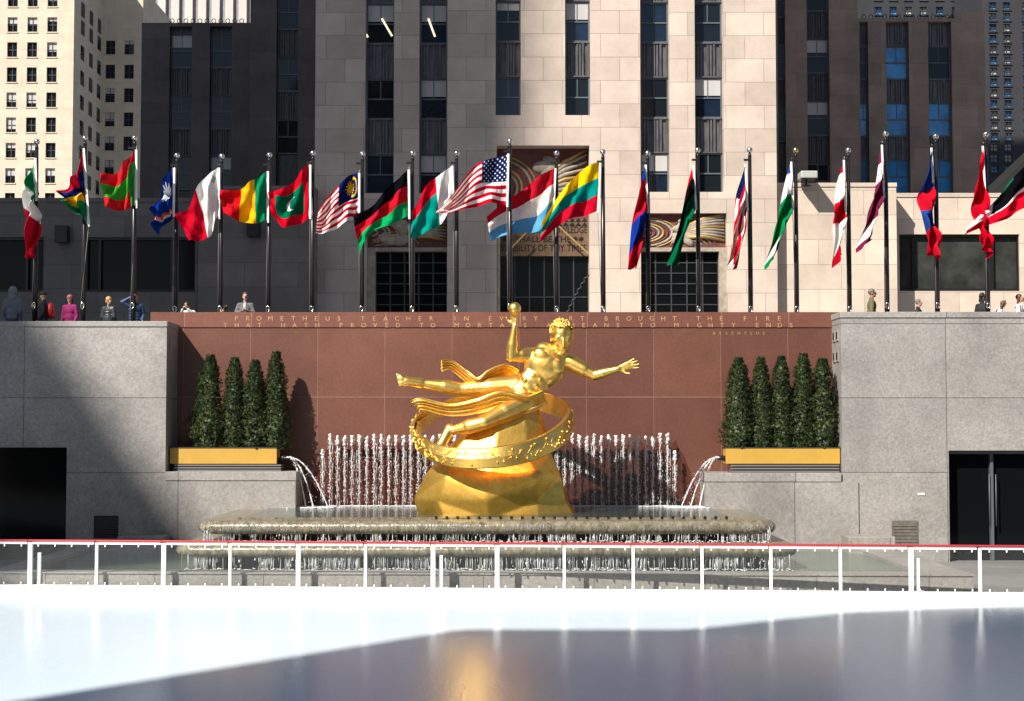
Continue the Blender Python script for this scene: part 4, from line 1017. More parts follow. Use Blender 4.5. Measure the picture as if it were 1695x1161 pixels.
lb4 = low_block('low_annex', 1485.5, 1850, 320, YF + 2.2, 'low sunlit limestone annex with a wide black framed window at the right', LIMEL, [(1489, 1688, 388, 482)])
b = MB()
for k_, pxc in enumerate((103, 420)):
    y = (YF - .4 if k_ == 0 else YF - 1.2); c = P(pxc, 388 - 10 * k_, y - .3); b = MB(); b.box(c.x - .28, c.x + .28, c.y - .25, c.y + .25, c.z - .38, c.z + .38); b.box(c.x - .05, c.x + .05, c.y + .25, y, c.z - .05, c.z + .05)
    b.tube([(c.x, c.y - .26, c.z + .1), (c.x, c.y - .25, c.z + .1)], .2, 16); b.tube([(c.x, c.y - .26, c.z - .24), (c.x, c.y - .25, c.z - .24)], .08, 12)
    o = b.build('wall_speaker', BLACK, bevel=.03); tag(o, ['black wall mounted loudspeaker between the two left shop windows', 'black wall mounted loudspeaker beside the third flag group near the tower'][k_], 'loudspeaker')
fl = thing('floodlight', P(1335, 303, YF + .6), 'pale boxy floodlight perched on the roof edge of the right low block', 'floodlight')
c = P(1335, 291, YF + .1); b = MB(); b.box(c.x - .38, c.x + .38, c.y - .7, c.y + .3, c.z - .22, c.z + .12); part(b, 'housing', mat('floodlight_grey', (.4, .4, .38), .5), fl, .05)
b = MB(); b.box(c.x - .05, c.x + .05, c.y + .1, c.y + .2, c.z - .42, c.z - .22); b.box(c.x - .2, c.x + .2, c.y + .05, c.y + .4, c.z - .46, c.z - .42); part(b, 'bracket', BRONZE, fl)
b = MB(); b.box(c.x - .34, c.x + .34, c.y - .66, c.y + .2, c.z - .235, c.z - .221); part(b, 'lens', GLASSD, fl)

def wing(name, label, Y, blocks, strips_, m_, base_py, winmat, fl_h=3.6, depth=22, frame=FRAME):
    """blocks: (px0, px1, top_py); strips: (px0, px1, top_py, phase_py)"""
    cxp = (blocks[0][0] + blocks[-1][1]) / 2; root = thing(name, (PX(cxp, Y), Y, ZP), label, 'building')
    for (a, c, tp) in blocks:
        x0, x1 = PX(a, Y), PX(c, Y); zt = PZ(tp, Y); b = MB()
        hs_ = [(max(x0, PX(p0, Y)), min(x1, PX(p1, Y)), ZP, min(PZ(tp2, Y), zt)) for p0, p1, tp2, ph in strips_ if p0 >= a - 1 and p1 <= c + 1]
        holed(b, x0, x1, ZP, zt, Y, hs_, .6); bodybox(b, x0, x1, Y, Y + depth, ZP, zt); part(b, 'wall', m_, root)
    rnd = random.Random(int(Y * 7) + len(name))
    for (p0, p1, tp, ph) in strips_:
        x0, x1 = PX(p0, Y) + .002, PX(p1, Y) - .002; zt = PZ(tp, Y); z = PZ(ph, Y); wh = 2.0; y = Y + .35
        while z - fl_h > PZ(330, Y): z -= fl_h
        b = MB(); b.box(x0, x1, y + .13, y + .2, ZP, zt); part(b, 'strip_backing', BRONZE, root)
        while z < min(zt, PZ(-20, Y)):
            window(root, x0, x1, z, min(z + wh, zt - .01), y, winmat if rnd.random() < .75 else GLASSD, blind=(.7 if rnd.random() < .25 and winmat is GLASSD else 0))
            if z + fl_h < zt + 1.5 and z + wh < zt: spandrel(root, x0, x1, z + wh, min(z + fl_h, zt), y, SPAN if winmat is GLASSB else BRONZE)
            z += fl_h
    return root
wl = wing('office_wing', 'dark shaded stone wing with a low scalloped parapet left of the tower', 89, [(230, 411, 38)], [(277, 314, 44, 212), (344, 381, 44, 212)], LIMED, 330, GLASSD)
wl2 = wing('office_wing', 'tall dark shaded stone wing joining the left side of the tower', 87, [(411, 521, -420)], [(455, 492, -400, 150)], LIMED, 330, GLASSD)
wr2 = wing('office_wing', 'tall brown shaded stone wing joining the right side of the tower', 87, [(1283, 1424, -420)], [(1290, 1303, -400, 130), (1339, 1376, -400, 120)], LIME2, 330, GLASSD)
wr = wing('office_wing', 'brown shaded stone wing with windows coloured as blue sky reflections at the right of the tower', 90, [(1424, 1585, 31), (1585, 1636, 20)], [(1427, 1441, 36, 130), (1471, 1509, 36, 130), (1541, 1580, 36, 130)], LIME2, 330, GLASSB, fl_h=2546 and 96 / F * 90)
for root, Y, a, c, py in ((wl, 89, 285, 408, 38), (wr, 90, 1430, 1585, 31)):
    b = MB(); px = a
    while px < c:
        p = P(px, py - 3, Y + .2); pts = [(p.x + .12 * math.cos(t * .7), p.y, p.z + .13 * math.sin(t * .7)) for t in range(10)]; b.tube(pts, .025, 5); px += 11.5
    b.box(PX(a, Y), PX(c, Y), Y + .18, Y + .22, PZ(py, Y), PZ(py, Y) + .05); part(b, 'roof_railing', BRONZE, root)

def grid_tower(name, label, Y, px0, px1, top, m_, cols, rows, ww, wh, winmats, depth=25, fr=BRONZE):
    root = thing(name, (PX((px0 + px1) / 2, Y), Y, ZP), label, 'building'); b = MB(); x0, x1 = PX(px0, Y), PX(px1, Y); zt = PZ(top, Y)
    hs_ = []; s_ = F / Y
    for c_ in cols:
        for r_ in rows:
            cx = PX(c_, Y, 150); cz = PZ(r_, Y); hs_.append((cx - ww / s_ / 2, cx + ww / s_ / 2, cz - wh / s_ / 2, cz + wh / s_ / 2))
    holed(b, x0, x1, ZP, zt, Y, hs_, .5); bodybox(b, x0, x1, Y, Y + depth, ZP, zt); part(b, 'wall', m_, root); rnd = random.Random(int(px0) + 5)
    for h in hs_:
        b = MB(); zm = (h[2] + h[3]) / 2; fw = .1
        b.box(h[0], h[1], Y + .35, Y + .4, h[2], h[3], 0)
        if rnd.random() < .5: bz = zm + rnd.uniform(-.6, .6); b.box(h[0], h[1], Y + .32, Y + .349, bz, h[3], 2)
        b.box(h[0], h[1], Y + .25, Y + .318, zm - fw / 2, zm + fw / 2, 1); b.box((h[0] + h[1]) / 2 - .05, (h[0] + h[1]) / 2 + .05, Y + .26, Y + .317, h[2], h[3], 1)
        b.box(h[0] - .1, h[1] + .1, Y - .12, Y + .3, h[2] - .15, h[2] - .002, 3)
        part(b, 'window', [winmats[0] if rnd.random() < .7 else winmats[-1], fr, BLIND, m_], root)
    return root, x1, hs_
rows = [-1, 41, 82.5, 124, 165.5, 207, 249, 291, 332]
grid_tower('distant_tower', 'bright cream masonry tower with regular small windows at the far left', 220, -80, 117, -130, CREAM, [-14, 19, 52, 85], rows, 16.5, 25, (GLASSD, GLASSD))
rt, _, _ = grid_tower('distant_tower', 'lower cream masonry block with small windows behind the bright cream tower', 236, 100, 232, -20, CREAM, [182, 213], [79, 119, 158, 198, 238, 277, 316], 16, 24, (GLASSD, GLASSD), depth=20)
# windows on the receding side of the cream tower
xside = PX(117, 220)
for yy in (224.5, 229, 233.5):
    for r_ in (10, 40, 82, 124, 165, 207, 249, 291):
        z = PZ(r_, 222); b = MB(); b.box(xside - .02, xside + .05, yy - .9, yy + .9, z - 1.05, z + 1.05); b.box(xside + .05, xside + .08, yy - .05, yy + .05, z - 1.05, z + 1.05, 1); b.box(xside + .05, xside + .08, yy - .9, yy + .9, z - .05, z + .05, 1)
        part(b, 'side_window', [GLASSD, BRONZE], [o for o in sc.objects if o.name == 'distant_tower'][0])
b = MB(); 
ft = thing('distant_tower', (PX(308, 300), 300, ZP), 'far pale tower with fine vertical stripes rising above the dark left wing', 'building')
STR = mat('pale_pier_stone', (.55, .50, .47), .8, 0, .08, .5); STG = mat('grey_window_strip', (.22, .22, .25), .5, 0, .2, 1)
b.box(PX(150, 300), PX(520, 300), 300, 330, ZP, PZ(-60, 300)); part(b, 'window_strips', STG, ft)
b = MB(); px = 190
while px < 520: b.box(PX(px, 300), PX(px + 13, 300), 299.3, 299.99, ZP, PZ(-60, 300)); px += 22.5
part(b, 'stone_piers', STR, ft)
SHADEM = mat('shade_toned_masonry', (.026, .028, .036), .8, 0, .2, .5)  # near-black tone stands in for shade on the far right towers
grid_tower('distant_tower', 'far shade toned grey tower with narrow window strips at the right edge', 160, 1632, 1800, -60, SHADEM, [1645, 1668, 1700], [10, 28, 46, 64, 82, 100, 118, 136, 154, 172, 190, 208, 226, 244, 262, 280], 12, 12, (GLASSB, BLIND))
grid_tower('distant_tower', 'far shade toned tower with sky blue windows seen just above the right wing roof', 170, 1436, 1640, -80, SHADEM, [1455, 1480, 1505, 1530, 1557, 1583, 1608], [-6, 18], 12, 13, (GLASSB, GLASSB))
# dark tented canopy at the right edge, on the annex roof
b = MB(); y0 = YF + 4
A_ = P(1640, 320, y0); B_ = P(1760, 320, y0); C_ = P(1760, 205, y0)
for (q0, q1) in ((y0, y0 + 3),):
    fr_ = [Vector((v.x, q0, v.z)) for v in (A_, B_, C_)]; bk = [Vector((v.x, q1, v.z)) for v in (A_, B_, C_)]
    b.face(fr_); b.face(bk[::-1])
    for i in range(3): b.face([fr_[i], bk[i], bk[(i+1) % 3], fr_[(i+1) % 3]])
tag(b.build('roof_canopy', mat('black_canvas', (.008, .008, .009), .8)), 'black sloping canopy on the roof at the right edge', 'canopy')

# buildings behind the viewer, which throw the big soft shadows
BACK = ashlar('back_street_masonry', (.42, .38, .33), (.36, .33, .29), (.12, .12, .13), 3.2, 3.6, .35, 0, .8, .2)
def back_building(x0, x1, y0, y1, z, label, extra=None):
    b = MB(); b.box(x0, x1, y0, y1, -.3, z)
    if extra: b.box(*extra)
    o = b.build('street_building', BACK); tag(o, label, 'building'); return o
back_building(-212, -160.4, -132, -120, 285, 'very tall slender tower behind the viewer, far left')
back_building(-140, -92.4, -66.5, 2, 116.3, 'broad masonry block behind the viewer at the left')
b = MB(); pr_ = [(-31.8, -.3), (-31.8, 42.4), (-27.6, 42.4), (-26.2, 45.2), (-23.0, 46.7), (-3, 46.8), (-3, -.3)]
f0 = [(x, -10, z) for x, z in pr_]; f1 = [(x, -34, z) for x, z in pr_]
b.face(f0); b.face(f1[::-1])
for i in range(len(pr_)): k_ = (i + 1) % len(pr_); b.face([f0[i], f1[i], f1[k_], f0[k_]])
tag(b.build('street_building', BACK), 'masonry block behind the viewer with a rising roof parapet', 'building')
back_building(14, 60, -50, -10, 38, 'masonry block behind the viewer at the right')

# ------------------------------------------------------------------ flags
def C(h):
    h = h.lstrip('#'); return tuple(((int(h[i:i+2], 16) / 255) ** 2.2) for i in (0, 2, 4))
RD, WH, BL, GR, YE, BK = C('C8142C'), C('F0EEEA'), C('1C3C96'), C('12914F'), C('F2BE10'), C('16161A')
MA, TE, LB, NV = C('7C2A4C'), C('0E8C80'), C('4F96D0'), C('1A2454')
def hb(*cs):
    return lambda u, v: cs[min(int(v * len(cs)), len(cs) - 1)]
def vb(*cs): return lambda u, v: cs[min(int(u * len(cs)), len(cs) - 1)]
def usa(u, v):
    if u < .42 and v < 7 / 13:
        for r_ in range(9):
            n = 6 if r_ % 2 == 0 else 5
            for c_ in range(n):
                cu = .42 * ((c_ + .5 + (.5 if n == 5 else 0)) / 6); cv = 7 / 13 * (r_ + .7) / 9.4
                if ((u - cu) / .010) ** 2 + ((v - cv) / .0165) ** 2 < 1: return WH
        return NV
    return RD if int(v * 13) % 2 == 0 else WH
def liberia(u, v):
    if u < .28 and v < 4 / 11: return NV
    return RD if int(v * 11) % 2 == 0 else WH
def malaysia(u, v):
    if u < .5 and v < .56:
        a = math.atan2(v - .28, (u - .28) * 1.7); r = math.hypot((u - .28) * 1.7, v - .28)
        if r < .12 + .05 * math.cos(a * 14): return YE
        if .17 < math.hypot((u - .21) * 1.7, v - .28) < .22 and u < .24: return YE
        return NV
    return RD if int(v * 14) % 2 == 0 else WH
def maldives(u, v):
    if .2 < u < .8 and .22 < v < .78:
        if math.hypot((u - .47) * 1.5, v - .5) < .16 and math.hypot((u - .42) * 1.5, v - .5) > .15: return WH
        return C('0C6A4A')
    return RD
def marshall(u, v):
    a = math.atan2(v - .28, (u - .3) * 1.6); r = math.hypot((u - .3) * 1.6, v - .28)
    if r < .10 + .12 * abs(math.cos(a * 6)): return WH
    d = v - (.98 - .62 * u)
    if abs(d) < .03 + .07 * u: return C('E0602A') if d < 0 else WH
    return C('1A3A8C')
def malta(u, v):
    if u < .5: return C('9A9A9A') if (.08 < u < .2 and .1 < v < .24 and (abs(u - .14) < .02 or abs(v - .17) < .025)) else WH
    return C('B8162E')
def redgreen(u, v):
    if u < .22: return RD if v < .2 else C('2E8A3C')
    return C('D02A30') if v < .34 or v > .72 else C('3C9A34')
def madag(u, v): return WH if u < .42 else (RD if v < .34 else TE)
def kuwait(u, v):
    if u < .28 * (1 - abs(0)) and (u < .25 * min(1, 1 - abs(v - .5) * .0)): 
        if v > u * 1.2 and v < 1 - u * 1.2: return BK
    return C('0F6B4C') if v < .2 else (WH if v < .52 else RD)
def kuwait2(u, v):
    if v < .5 and u < .72 + .1 * v: return BK if v > .06 or u < .5 else C('0F6B4C')
    return WH if v < .62 - .1 * u else RD
def lith(u, v): return hb(C('F4C81A'), C('0E8A82'), C('C01830'))(u, v)
def lux(u, v): return hb(C('C22030'), C('EFE4DE'), C('5A9CCB'))(u, v)
def seq(*q):
    def f(u, v):
        t = min(.999, v * .5 + u * .62)
        for lim, c_ in q:
            if t < lim: return c_
        return q[-1][1]
    return f
FL_ = [
 # pole px, ball py, near?, design, top edge, bottom edge, description, fold
 (61, 235, 1, vb(C('18864A'), WH, C('C81E34')), [(58,262),(51,305),(49,350),(52,430)], [(60,330),(65,345),(70,372),(65,428)], 'limp green white and red vertical tricolour flag at the far left', .5),
 (141, 229, 1, hb(C('B51C30'), C('1B2C66'), C('F0B82A'), C('1A8A58')), [(138,246),(133,290),(119,305),(105,320)], [(147,372),(141,352),(133,357),(115,342)], 'furled flag of red navy yellow and green bands', .3),
 (223, 229, 1, redgreen, [(225,248),(217,268),(198,285),(176,292)], [(225,342),(214,345),(198,352),(182,348)], 'crumpled red and green flag above the left shop window', .25),
 (293, 258, 0, marshall, [(288,278),(272,310),(260,338),(256,352)], [(287,356),(284,366),(274,385),(263,389)], 'drooping blue flag with a white star and orange white diagonal', .35),
 (367, 259, 0, malta, [(362,278),(341,300),(318,340),(296,358)], [(362,360),(352,386),(338,400),(320,405)], 'white and red vertical halved flag with a small grey cross', .2),
 (446, 257, 0, vb(C('168A5C'), C('F2B21A'), C('D01F2A')), [(443,284),(425,302),(400,313),(370,320)], [(443,366),(425,369),(400,370),(374,357)], 'billowing green yellow and red vertical tricolour flag', .22),
 (518, 254, 0, maldives, [(513,273),(495,292),(470,315),(449,325)], [(513,360),(495,373),(472,381),(450,352)], 'red bordered green flag with a white crescent', .22),
 (600, 255, 0, malaysia, [(594,287),(577,292),(550,328),(528,352)], [(594,360),(577,372),(550,383),(526,390)], 'red white striped flag with a yellow sun on its blue canton', .22),
 (683, 254, 0, hb(BK, C('C81E30'), C('159A5A')), [(676,281),(650,310),(618,340),(588,362)], [(677,360),(650,370),(618,388),(598,424)], 'long black red and green horizontal tricolour flag left of the tower doors', .2),
 (756, 254, 0, madag, [(748,275),(728,292),(704,318),(684,352)], [(750,342),(735,368),(706,385),(682,403)], 'flag with a white hoist and red over teal bands', .2),
 (844, 234, 2, usa, [(841,255),(815,263),(790,276),(757,318),(722,352)], [(839,340),(815,341),(790,343),(757,350),(726,359)], 'large red white and blue flag with stars at the centre pole', .2),
 (921, 254, 0, lux, [(919,279),(890,298),(850,325),(806,364)], [(915,358),(890,383),(850,392),(812,400)], 'red white and light blue horizontal tricolour flag right of the centre pole', .2),
 (998, 252, 0, lith, [(993,270),(965,282),(940,306),(897,372)], [(989,350),(962,360),(930,374),(893,401)], 'yellow teal and red horizontal tricolour flag on the pale pole', .2),
 (1072, 254, 0, seq((.2, C('1E3A9A')), (.55, C('C41E34')), (.8, C('1E3A9A')), (2, C('C41E34'))), [(1068,273),(1055,325),(1044,385),(1036,450)], [(1072,350),(1066,375),(1060,410),(1052,448)], 'limp blue over red flag in front of the right window strips', .45),
 (1155, 249, 0, lambda u, v: RD if v < .22 else (BK if v < .6 else C('0E6A48')), [(1147,274),(1135,315),(1120,380),(1103,440)], [(1152,345),(1141,368),(1130,400),(1119,444)], 'limp red black and green flag near the right doorway', .45),
 (1241, 249, 0, liberia, [(1233,272),(1218,330),(1210,385),(1203,440)], [(1237,345),(1231,370),(1226,410),(1216,447)], 'limp red white striped flag with a small blue canton', .45),
 (1317, 249, 0, seq((.14, C('244CA0')), (.38, WH), (.78, C('128A50')), (.86, WH), (2, C('128A50'))), [(1309,268),(1292,325),(1276,395),(1264,448)], [(1312,345),(1301,368),(1288,405),(1272,436)], 'limp blue white and green flag under the gilt ball of its pole', .45),
 (1404, 249, 0, seq((.14, RD), (.42, WH), (.68, RD), (.88, WH), (2, RD)), [(1396,265),(1381,325),(1374,365),(1377,445)], [(1399,348),(1394,370),(1390,405),(1387,425)], 'limp flag of equal red white and red bands', .45),
 (1466, 222, 1, seq((.2, MA), (.36, WH), (.74, MA), (.86, WH), (2, MA)), [(1459,240),(1447,300),(1431,365),(1414,420)], [(1463,325),(1450,350),(1441,385),(1431,405)], 'limp maroon white maroon flag beside the olive jacketed man', .45),
 (1549, 226, 1, seq((.4, C('2A4A90')), (.62, C('C41C30')), (.78, C('2A4A90')), (2, C('C41C30'))), [(1541,245),(1525,305),(1519,350),(1529,420)], [(1546,335),(1543,365),(1547,400),(1548,433)], 'limp blue over bright red flag before the wide right window', .45),
 (1632, 223, 1, lambda u, v: C('D0142C'), [(1626,242),(1608,315),(1612,365),(1618,410)], [(1631,335),(1634,370),(1631,400),(1632,430)], 'limp plain red flag near the right edge of the photo', .45),
 (1752, 223, 1, kuwait2, [(1750,245),(1700,270),(1650,325),(1587,385)], [(1753,350),(1700,343),(1655,368),(1592,390)], 'wide black white and red flag flying in from the right edge', .2),
]
def catm(pts, t):
    t = t * (len(pts) - 1); i = min(int(t), len(pts) - 2); f = t - i
    g = lambda j: Vector(pts[min(max(j, 0), len(pts) - 1)]); p0, p1, p2, p3 = g(i - 1), g(i), g(i + 1), g(i + 2)
    return .5 * ((2 * p1) + (p2 - p0) * f + (2 * p0 - 5 * p1 + 4 * p2 - p3) * f * f + (3 * p1 - p0 - 3 * p2 + p3) * f ** 3)
for fi, (px, bpy_, near, des, top, bot, desc, fold) in enumerate(FL_):
    Y = {0: 45.0, 1: 43.7, 2: 44.2}[near]; bp = P(px, bpy_, Y); xbase = PX(px + (847 - px) * -.004, Y, 515)
    ptag = desc.split(' flag')[0]
    pl = thing('flagpole', (xbase, Y, ZP), 'pole flying the ' + desc.replace('horizontal ', '').replace('vertical ', ''), 'flagpole', 'flagpoles along the plaza edge')
    b = MB(); b.tube([(xbase, Y, ZP), (xbase, Y, ZP + 2.5), (bp.x, Y, bp.z - .15)], [.075, .072, .05], 12); part(b, 'pole', POLE, pl)
    b = MB(); b.tube([(xbase, Y, ZP), (xbase, Y, ZP + .12)], [.16, .14], 14); part(b, 'base_collar', BRONZE, pl)
    b = MB(); b.tube([(bp.x, Y, bp.z - .2), (bp.x, Y, bp.z - .09)], [.055, .04], 10); b.box(bp.x - .18, bp.x, Y - .05, Y - .005, bp.z - .32, bp.z - .26); part(b, 'truck', BLACK, pl)
    b = MB(); b.ell(bp, .085, nu=16, nv=10); part(b, 'finial_ball', GOLDBALL if px == 1317 else SILVER, pl)
    z = ZP + 1.28; b = MB(); b.tube([(xbase + .05 * math.cos(a * .9) - .01, Y - .09, z + .09 * math.sin(a * .9)) for a in range(8)], .018, 6); b.box(xbase - .03, xbase + .03, Y - .09, Y - .06, z - .03, z + .03); part(b, 'rope_cleat', SILVER, pl)
    hx = P(*top[0], Y); b = MB(); b.tube([(hx.x + .02, Y - .02, hx.z + .1), P(bot[0][0], bot[0][1], Y - .02), (xbase - .06, Y - .09, z)], .009, 5); part(b, 'halyard', mat('rope%d' % fi, (.3, .28, .25), .8) if fi == 0 else bpy.data.materials['rope0'], pl)
    # cloth
    nu, nv = (330, 190) if des is usa else (120, 70); rnd = random.Random(fi * 3 + 1); ph = rnd.uniform(0, 6)
    vs = []; 
    for j in range(nv + 1):
        for i in range(nu + 1):
            u = i / nu; v = j / nv; a = catm(top, u); c = catm(bot, u); q = a.lerp(c, v)
            wig = (2.2 * math.sin(u * 7 + v * 3 + ph) + 1.2 * math.sin(u * 17 + ph)) * min(1, u * 3)
            p = P(q.x, q.y + wig * .6, Y)
            amp = .10 + fold * .55; dy = amp * math.sin(u * 8 + v * (2.5 if fold < .3 else 9) + ph) * min(1, u * 4) + .4 * amp * math.sin(u * 15 - v * 6 + ph * 2) * min(1, u * 5) + .03 * math.sin(v * 14 + u * 22 + ph)
            vs.append((p.x, Y - .12 + dy - u * .35, p.z))
    fs = []; cols = []
    for j in range(nv):
        for i in range(nu):
            n0 = j * (nu + 1) + i; fs.append((n0, n0 + 1, n0 + nu + 2, n0 + nu + 1))
            u = (i + .5) / nu; v = (j + .5) / nv; cols.append(WH if u < (.05 if fold > .4 else .022) else des(u, v if fold < .4 or fi == 0 else min(.999, v * (1 - .62 * u) + .62 * u)))
    me = bpy.data.meshes.new('flag'); me.from_pydata(vs, [], fs); me.materials.append(FLAGM)
    ca = me.color_attributes.new('Col', 'FLOAT_COLOR', 'CORNER'); buf = []
    for c_ in cols: buf += [*c_, 1.0] * 4
    ca.data.foreach_set('color', buf); me.polygons.foreach_set('use_smooth', [True] * len(fs)); me.update()
    me.transform(Matrix.Translation((-hx.x, -Y, -hx.z)))
    o = bpy.data.objects.new('flag', me); sc.collection.objects.link(o); o.location = (hx.x, Y, hx.z); tag(o, desc, 'flag', 'flags flying along the plaza edge')
    hb_ = MB(); q0, q1 = P(top[0][0] + .6, top[0][1], Y - .16) - Vector((hx.x, Y, hx.z)), P(bot[0][0] + .6, bot[0][1] + 3, Y - .16) - Vector((hx.x, Y, hx.z))
    hb_.bar(q0, q1, .055, .02); me_ = hb_.mesh('header_tape', WHITE); ho = bpy.data.objects.new('header_tape', me_); sc.collection.objects.link(ho); ho.parent = o

# ------------------------------------------------------------------ people
SK1 = mat('skin_light', (.50, .29, .20), .5); SK2 = mat('skin_tan', (.34, .18, .11), .5); EYE = mat('eye_dark', (.02, .015, .012), .3)
SHOE = mat('shoe_leather', (.03, .025, .02), .4)
def cloth(name, c, r=.85): return mat(name, c, r, 0, .18, 9, bump=.5, bscale=14)
def person(px, pytop, Y, face, label, jacket, trousers, skin=SK1, hair=None, arms=None, hairlen=0, hood=False, hat=None, pack=None, shirt=None, lean=0, extra=None, glasses=False, puffy=False, beard=False):
    zt = PZ(pytop, Y); Hh = zt - ZP; s = max(1.5, min(1.85, Hh)) / 1.78; drop = ZP + 1.78 * s - zt        # bend the upper body when the head is low
    x = PX(px, Y, 505); root = thing('person', (x, Y, ZP), label, 'person')
    M = Matrix.Translation((x, Y, ZP)) @ Matrix.Rotation(R(face), 4, 'Z')
    ln = lean
    def W(p):
        p = Vector(p); 
        if p.z > .95 and (ln or drop > .02):
            k = (p.z - .95); a = ln; 
            c = math.cos(a); sn = math.sin(a); p = Vector((p.x, p.y * c - k * sn * 1, .95 + k * c + p.y * sn * -1))
        p = p * s
        return M @ p
    if drop > .02:
        # a visible lean that brings the crown down to the photographed height
        ln = max(lean, math.acos(max(.3, 1 - drop / (.83 * s))))
    arms = arms or (((-.24, .02, 1.13), (-.22, -.12, .90)), ((.24, .02, 1.13), (.22, -.12, .90)))
    b = MB(); e = lambda c, r: b.ell(W(c), tuple(q * s for q in r), rot=M.to_quaternion(), nu=14, nv=10)
    cp = lambda mb, a, c, ra, rb: mb.cap(W(a), W(c), ra * s, rb * s, 10)
    hc = Vector((0, -.025, 1.665))
    e(hc + Vector((0, .012, .015)), (.076, .094, .098)); e(hc + Vector((0, -.025, -.045)), (.056, .062, .07)); e(hc + Vector((0, -.07, -.098)), (.022, .02, .02))
    cp(b, hc + Vector((0, -.092, .01)), hc + Vector((0, -.112, -.028)), .010, .015); cp(b, hc + Vector((-.02, -.085, -.062)), hc + Vector((.02, -.085, -.062)), .009, .009)
    cp(b, hc + Vector((-.04, -.078, .028)), hc + Vector((.04, -.078, .028)), .012, .012)
    for sg in (-1, 1): e(hc + Vector((.078 * sg, .01, -.01)), (.012, .02, .03))
    cp(b, (0, 0, 1.44), (0, -.005, 1.58), .06, .054); e((0, 0, 1.28), (.15, .095, .2)); e((0, .01, 1.0), (.14, .095, .14))
    for k_, ((el, ha)) in enumerate(arms):
        sg = -1 if k_ == 0 else 1; sh = (.17 * sg, 0, 1.41); cp(b, sh, el, .045, .036); cp(b, el, ha, .034, .024)
        w0, d0 = W(ha), (W(ha) - W(el)).normalized(); hand(b, w0, d0, M.to_3x3() @ Vector((-sg * .8, -.4, .3)), s * 1.0, curl=.6, thumb=-sg)
    for sg in (-1, 1): cp(b, (.085 * sg, 0, .95), (.09 * sg, -.01, .5), .08, .052); cp(b, (.09 * sg, -.01, .5), (.095 * sg, .01, .08), .05, .036)
    fuse(b, 'body', skin, root, .013, 2)
    b = MB()
    for sg in (-1, 1): b.ell(W(hc + Vector((.03 * sg, -.083, .006))), .0085 * s, nu=8, nv=6)
    part(b, 'eyes', EYE, root)
    if glasses:
        b = MB()
        for sg in (-1, 1): b.ell(W(hc + Vector((.032 * sg, -.096, .004))), (.024 * s, .008 * s, .016 * s), rot=M.to_quaternion()); b.bar(W(hc + Vector((.05 * sg, -.09, .008))), W(hc + Vector((.08 * sg, .0, .008))), .006, .006)
        part(b, 'sunglasses', BLACK, root)
    # jacket: trunk, sleeves, collar
    b = MB(); g = .03 if puffy else .018
    e2 = lambda c, r: b.ell(W(c), tuple(q * s for q in r), rot=M.to_quaternion(), nu=16, nv=12)
    e2((0, 0, 1.30), (.175 + g, .115 + g, .19)); e2((0, .01, 1.08), (.165 + g, .12 + g, .22)); e2((0, .01, .93), (.165 + g, .12 + g, .10)); cp(b, (-.16, 0, 1.405), (.16, 0, 1.405), .072 + g * .5, .072 + g * .5)
    cp(b, (0, .01, 1.42), (0, .012, 1.505), .085, .070)
    for k_, ((el, ha)) in enumerate(arms):
        sg = -1 if k_ == 0 else 1; cp(b, (.18 * sg, 0, 1.405), el, .066 + g * .6, .054 + g * .5); cp(b, el, Vector(el).lerp(Vector(ha), .9), .053 + g * .5, .038 + g * .4)
    if puffy:
        for z in (1.0, 1.09, 1.18, 1.27, 1.36): e2((0, .005, z), (.205, .155, .038))
    jk = fuse(b, 'jacket', jacket, root, .014, 2)
    if shirt:
        b = MB(); b.ell(W((0, -.105, 1.36)), (.045 * s, .045 * s, .12 * s), rot=M.to_quaternion()); part(b, 'shirt', shirt, root)
    b = MB()
    for sg in (-1, 1): cp(b, (.08 * sg, .01, .93), (.09 * sg, -.005, .5), .105, .075); cp(b, (.09 * sg, -.005, .5), (.095 * sg, .01, .1), .073, .058)
    fuse(b, 'trousers', trousers, root, .018, 2)
    for sg in (-1, 1): b = MB(); cp(b, (.095 * sg, .04, .05), (.1 * sg, -.13, .042), .047, .04); part(b, 'shoe', SHOE, root)
    if hair is not None:
        b = MB(); b.ell(W(hc + Vector((0, .03, .035))), (.088 * s, .097 * s, .098 * s), rot=M.to_quaternion(), nu=16, nv=12); rnd = random.Random(int(px))
        for i in range(60):
            a = rnd.uniform(0, 6.28); v = rnd.uniform(-.1, 1); r = math.sqrt(1 - v * v); d = Vector((math.cos(a) * r, math.sin(a) * r, v))
            if d.y < -.45 and v < .55: continue
            b.ell(W(hc + Vector((d.x * .084, .03 + d.y * .095, .035 + d.z * .096))), .018 * s, nu=6, nv=5)
        if hairlen:
            for sg in (-1, 0, 1): cp(b, hc + Vector((.055 * sg, .05 if sg == 0 else .02, .02)), hc + Vector((.075 * sg, .06, -hairlen)), .05, .03)
        fuse(b, 'hair', hair, root, .012, 1)
    if hood:
        b = MB(); b.ell(W(hc + Vector((0, .03, .02))), (.12 * s, .125 * s, .135 * s), rot=M.to_quaternion(), nu=16, nv=12); cp(b, (0, .03, 1.56), (0, .03, 1.47), .1, .12); fuse(b, 'hood', jacket, root, .014, 2)
    if hat is not None:
        b = MB(); b.ell(W(hc + Vector((0, .012, .055))), (.094 * s, .108 * s, .085 * s), rot=M.to_quaternion(), nu=16, nv=12); 
        b.tube([W(hc + Vector((.094 * math.cos(t), .012 + .108 * math.sin(t), .035))) for t in [q * 2 * math.pi / 16 for q in range(17)]], .016 * s, 6); part(b, 'knit_hat', hat, root)
    if pack is not None:
        b = MB(); b.ell(W((0, .2, 1.2)), (.17 * s, .13 * s, .25 * s), rot=M.to_quaternion(), nu=18, nv=12); b.ell(W((0, .29, 1.08)), (.12 * s, .07 * s, .12 * s), rot=M.to_quaternion()); pk = fuse(b, 'backpack', pack, root, .02, 2)
